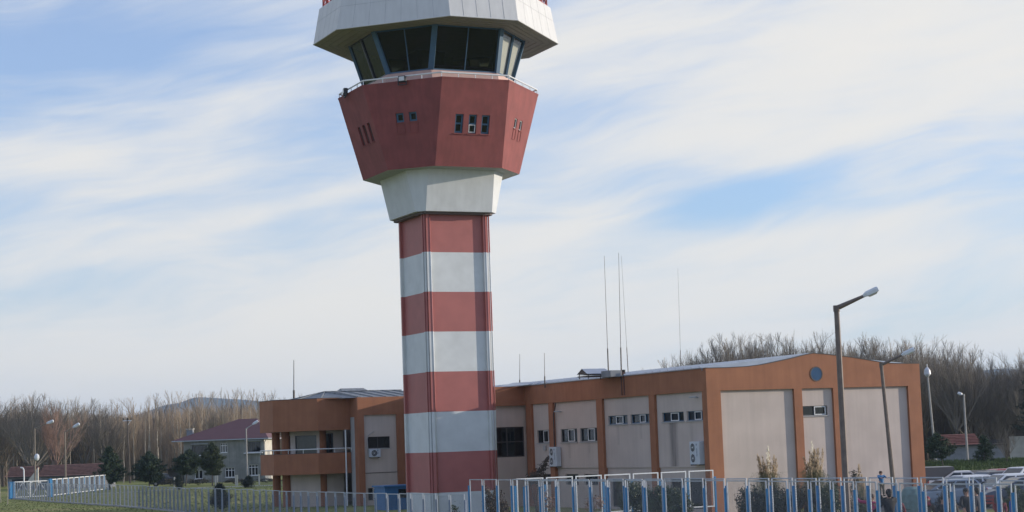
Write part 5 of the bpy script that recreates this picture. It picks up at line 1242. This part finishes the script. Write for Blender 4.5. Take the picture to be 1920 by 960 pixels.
# toddler held up at fence height: standing on the fence rail
l_, hh = stand(1651.5, 883.5, 62.0, 0); kid_h = .83; tl = V3((l_.x, l_.y, hh - kid_h))
KM = person(tl, rad(200), kid_h, 'toddler in blue jacket and khaki trousers held up high at the top of the fence', SKY, KHA, BH, (-.18, .28, 1.30), (.18, .28, 1.30)); KM.scale = (1.22, 1.22, 1)
put(1634, 926, 66.0, 150, 'girl in a magenta top reaching one arm up to the left beside the young conifer', PNK, DRED, BH, (.62, .1, 1.72), (-.25, .1, .85), (.42, .08, 1.50), None)
put(1680, 928, 64.5, 170, 'child in a red and grey hooded top close behind the adult in black', DRED, GRYC, BH, None, None)
put(1738, 931, 65.5, 185, 'woman wearing a red patterned headscarf at the left of the blue post', BRN, GRYC, DH, None, None, scarf=('red_pattern', (.30, .03, .05)), skirt=True)
put(1767, 930, 64.5, 190, 'dark haired person with a pale open collar, left one of the two side by side', BLKC, GRYC, DH, None, None)
put(1780, 928, 65.5, 165, 'dark haired person leaning in, right one of the two side by side', BRN, BLKC, DH, None, None)
put(1811, 915, 67.5, 200, 'adult in dark clothes half hidden by a blue post, facing left', BLKC, BLKC, DH, (.05, .30, 1.15), (.30, .25, 1.05))
put(1829, 914, 68, 60, 'tall adult in a long dark coat with dark hair, turned away to the left', NAVY, BLKC, DH, None, None)
put(1874, 929, 64.5, 178, 'woman with brown hair in a dark red jumper looking towards the fence', DRED, BLKC, BH, (-.12, .26, 1.02), (.12, .26, 1.02))
put(1897, 925, 66, 60, 'person in a royal blue jacket over dark clothes at the right end', BLU, BLKC, FH_, None, None)
# fleece wrapped plant
t = thing('wrapped_plant', 'tall rounded plant wrapped in pale green fleece behind the fence', 'wrapped plant', col_at(1712, 68, 940))
m = MB(); rings = []
rnd = random.Random(9)
for z, r in ((0, .40), (.4, .46), (.9, .47), (1.3, .46), (1.62, .43), (1.82, .34), (1.9, .2)):
    rings.append([V3(((r + rnd.uniform(-.02, .02)) * math.cos(2 * math.pi * i / 22), (r + rnd.uniform(-.02, .02)) * math.sin(2 * math.pi * i / 22), z)) for i in range(22)])
for a_, b_ in zip(rings, rings[1:]): m.strip(a_, b_)
m.poly(rings[-1]); m.build('fleece_wrap', M_NET, t, smooth=True)
MB().path([V3((.47 * math.cos(2 * math.pi * i / 22), .47 * math.sin(2 * math.pi * i / 22), 1.1)) for i in range(23)], .012, n=4).build('string', M_TRIM, t)

# ================================================================== SKY, SUN, AIR
EL = rad(12.0); SD = V3((.989 * math.cos(EL), .153 * math.cos(EL), math.sin(EL)))
wd = bpy.data.worlds.new('World'); scene.world = wd; wd.use_nodes = True
nt = wd.node_tree; N = nt.nodes; L = nt.links
for n in list(N): N.remove(n)
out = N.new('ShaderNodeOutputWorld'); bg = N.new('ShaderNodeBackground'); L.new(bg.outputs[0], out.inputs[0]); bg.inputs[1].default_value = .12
sky = N.new('ShaderNodeTexSky'); sky.sky_type = 'NISHITA'; sky.sun_disc = False; sky.sun_elevation = EL; sky.sun_rotation = math.atan2(SD.x, SD.y)
sky.air_density = 1.0; sky.dust_density = .6; sky.ozone_density = 2.0
tc = N.new('ShaderNodeTexCoord'); sp = N.new('ShaderNodeSeparateXYZ'); L.new(tc.outputs['Generated'], sp.inputs[0])
def mth(op, a_, b_=None, c_=None):
    n = N.new('ShaderNodeMath'); n.operation = op
    for i, v_ in enumerate((a_, b_, c_)):
        if v_ is None: continue
        if isinstance(v_, (int, float)): n.inputs[i].default_value = v_
        else: L.new(v_, n.inputs[i])
    return n.outputs[0]
az = mth('ARCTAN2', sp.outputs[0], sp.outputs[1]); el = mth('ARCSINE', sp.outputs[2])
# cloud bands run up to the right
th = rad(9)
uu = mth('ADD', mth('MULTIPLY', az, math.cos(th)), mth('MULTIPLY', el, math.sin(th)))
vv = mth('SUBTRACT', mth('MULTIPLY', el, math.cos(th)), mth('MULTIPLY', az, math.sin(th)))
def fbm(su, sv, off, detail=6, rough=.55, dist=0):
    cb = N.new('ShaderNodeCombineXYZ'); L.new(mth('MULTIPLY', uu, su), cb.inputs[0]); L.new(mth('MULTIPLY', vv, sv), cb.inputs[1]); cb.inputs[2].default_value = off
    no = N.new('ShaderNodeTexNoise'); no.inputs['Scale'].default_value = 1; no.inputs['Detail'].default_value = detail; no.inputs['Roughness'].default_value = rough; no.inputs['Distortion'].default_value = dist
    L.new(cb.outputs[0], no.inputs['Vector']); return no.outputs[0]
wn = N.new('ShaderNodeTexNoise'); wn.inputs['Scale'].default_value = 1; wn.inputs['Detail'].default_value = 2
wc = N.new('ShaderNodeCombineXYZ'); L.new(mth('MULTIPLY', az, 5), wc.inputs[0]); L.new(mth('MULTIPLY', el, 11), wc.inputs[1]); L.new(wc.outputs[0], wn.inputs['Vector'])
vv = mth('ADD', vv, mth('MULTIPLY', mth('SUBTRACT', wn.outputs[0], .5), .055))
big = fbm(4.2, 15, 3.3, 4, .5, .4); mid = fbm(8, 52, 8.1, 6, .55, .8); fine = fbm(20, 150, 1.7, 5, .6, 1.0)
dens = mth('ADD', mth('MULTIPLY', big, .95), mth('ADD', mth('MULTIPLY', mid, .34), mth('MULTIPLY', fine, .17)))
def blob(px, py, rx, ry, amp, tilt=0):
    a0 = (px - 972) / 3467; e0 = (827 - .0353 * (px - 972) - py) / 3467
    da, de = mth('SUBTRACT', az, a0), mth('SUBTRACT', el, e0); c_, s_ = math.cos(rad(tilt)), math.sin(rad(tilt))
    p_ = mth('ADD', mth('MULTIPLY', da, c_), mth('MULTIPLY', de, s_)); q_ = mth('SUBTRACT', mth('MULTIPLY', de, c_), mth('MULTIPLY', da, s_))
    d = mth('ADD', mth('POWER', mth('DIVIDE', p_, rx / 3467), 2), mth('POWER', mth('DIVIDE', q_, ry / 3467), 2))
    return mth('MULTIPLY', mth('EXPONENT', mth('MULTIPLY', d, -1)), amp)
for args in ((130, 110, 420, 120, -.34), (520, 250, 230, 60, -.13), (1010, 250, 170, 75, -.10), (1380, 375, 190, 60, -.24), (1120, 215, 180, 45, -.10), (1800, 560, 260, 60, -.12), (150, 600, 260, 30, -.03), (300, 190, 400, 40, .04), (120, 330, 260, 60, .12), (1500, 130, 480, 110, .12), (1250, 270, 400, 40, .08), (700, 640, 600, 90, .10), (1700, 250, 300, 60, .05), (1480, 300, 560, 26, .20, 15), (560, 385, 380, 24, .18, 13), (120, 300, 300, 40, .10, 4), (1500, 450, 420, 20, .10, 8), (1330, 400, 170, 34, -.12, 12), (330, 130, 300, 30, -.08, -6), (1230, 95, 260, 22, -.09, 4)):
    dens = mth('ADD', dens, blob(*args))
hz = mth('MULTIPLY', mth('EXPONENT', mth('MULTIPLY', el, -14)), .22); dens = mth('ADD', dens, hz)
cov = N.new('ShaderNodeMapRange'); cov.interpolation_type = 'SMOOTHSTEP'; L.new(dens, cov.inputs[0]); cov.inputs[1].default_value = .40; cov.inputs[2].default_value = .90; cov.inputs[3].default_value = .27; cov.inputs[4].default_value = .95
cc = N.new('ShaderNodeMix'); cc.data_type = 'RGBA'; cr = N.new('ShaderNodeMapRange'); L.new(dens, cr.inputs[0]); cr.inputs[1].default_value = .62; cr.inputs[2].default_value = 1.0
L.new(cr.outputs[0], cc.inputs[0]); cc.inputs[6].default_value = (4.46, 4.57, 4.66, 1); cc.inputs[7].default_value = (5.12, 4.93, 4.58, 1)
mx = N.new('ShaderNodeMix'); mx.data_type = 'RGBA'; 
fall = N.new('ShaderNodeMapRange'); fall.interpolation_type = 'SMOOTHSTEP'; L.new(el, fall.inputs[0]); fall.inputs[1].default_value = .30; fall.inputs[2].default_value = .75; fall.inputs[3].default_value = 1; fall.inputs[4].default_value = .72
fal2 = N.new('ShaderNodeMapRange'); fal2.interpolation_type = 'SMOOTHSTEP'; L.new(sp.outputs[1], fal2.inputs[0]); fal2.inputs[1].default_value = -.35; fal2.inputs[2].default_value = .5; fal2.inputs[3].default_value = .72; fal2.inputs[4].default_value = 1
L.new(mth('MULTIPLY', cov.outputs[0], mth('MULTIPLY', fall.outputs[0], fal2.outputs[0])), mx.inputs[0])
sc_ = N.new('ShaderNodeMix'); sc_.data_type = 'RGBA'; sc_.blend_type = 'MULTIPLY'; sc_.inputs[0].default_value = 1; L.new(sky.outputs[0], sc_.inputs[6]); sc_.inputs[7].default_value = (.66, .90, 1.32, 1)
L.new(sc_.outputs[2], mx.inputs[6]); L.new(cc.outputs[2], mx.inputs[7])
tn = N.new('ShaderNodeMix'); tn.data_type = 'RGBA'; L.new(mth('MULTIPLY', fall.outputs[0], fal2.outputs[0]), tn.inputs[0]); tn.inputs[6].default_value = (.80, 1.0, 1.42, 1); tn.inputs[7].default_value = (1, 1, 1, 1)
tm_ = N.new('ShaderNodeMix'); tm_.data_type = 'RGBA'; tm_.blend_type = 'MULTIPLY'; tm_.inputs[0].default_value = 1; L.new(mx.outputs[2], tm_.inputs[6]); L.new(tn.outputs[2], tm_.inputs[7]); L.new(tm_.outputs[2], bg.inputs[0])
sl = bpy.data.lights.new('sun', 'SUN'); sl.energy = 3.3; sl.angle = rad(.55); sl.color = (1.0, .89, .76)
so = bpy.data.objects.new('sun', sl); COL.objects.link(so); so.rotation_euler = SD.to_track_quat('Z', 'Y').to_euler(); so.location = (60, 0, 60)
# air
hzb = MB().box(-7000, 7000, -40, 8000, -1.0, 190).build('haze', None); hzb['kind'] = 'stuff'; hzb['label'] = 'thin blue winter haze between the trees and the far hills'; hzb['category'] = 'haze'
hm = bpy.data.materials.new('haze_air'); hm.use_nodes = True; hn = hm.node_tree.nodes; 
for n in list(hn): hn.remove(n)
ho = hn.new('ShaderNodeOutputMaterial'); pv = hn.new('ShaderNodeVolumePrincipled'); pv.inputs['Color'].default_value = (.58, .76, 1, 1); pv.inputs['Density'].default_value = 1.15e-4; pv.inputs['Anisotropy'].default_value = .2
hm.node_tree.links.new(pv.outputs[0], ho.inputs['Volume']); hzb.data.materials.append(hm)

# ================================================================== CAMERA
cd = bpy.data.cameras.new('camera'); co = bpy.data.objects.new('camera', cd); COL.objects.link(co); scene.camera = co
cd.sensor_fit = 'HORIZONTAL'; cd.sensor_width = 36; cd.lens = 36 * F / 1920; cd.clip_start = .5; cd.clip_end = 20000
mw = Matrix.Identity(4)
for i in range(3): mw[i][0] = RR[i]; mw[i][1] = UU[i]; mw[i][2] = -f0[i]; mw[i][3] = CAM[i]
co.matrix_world = mw
scene.render.engine = 'CYCLES'
scene.view_settings.view_transform = 'Standard'; scene.view_settings.look = 'None'; scene.view_settings.gamma = 1; scene.view_settings.exposure = 0.56
scene.cycles.transparent_max_bounces = 16; scene.cycles.volume_bounces = 0; scene.cycles.max_bounces = 6
scene.render.resolution_x = 1024; scene.render.resolution_y = 512
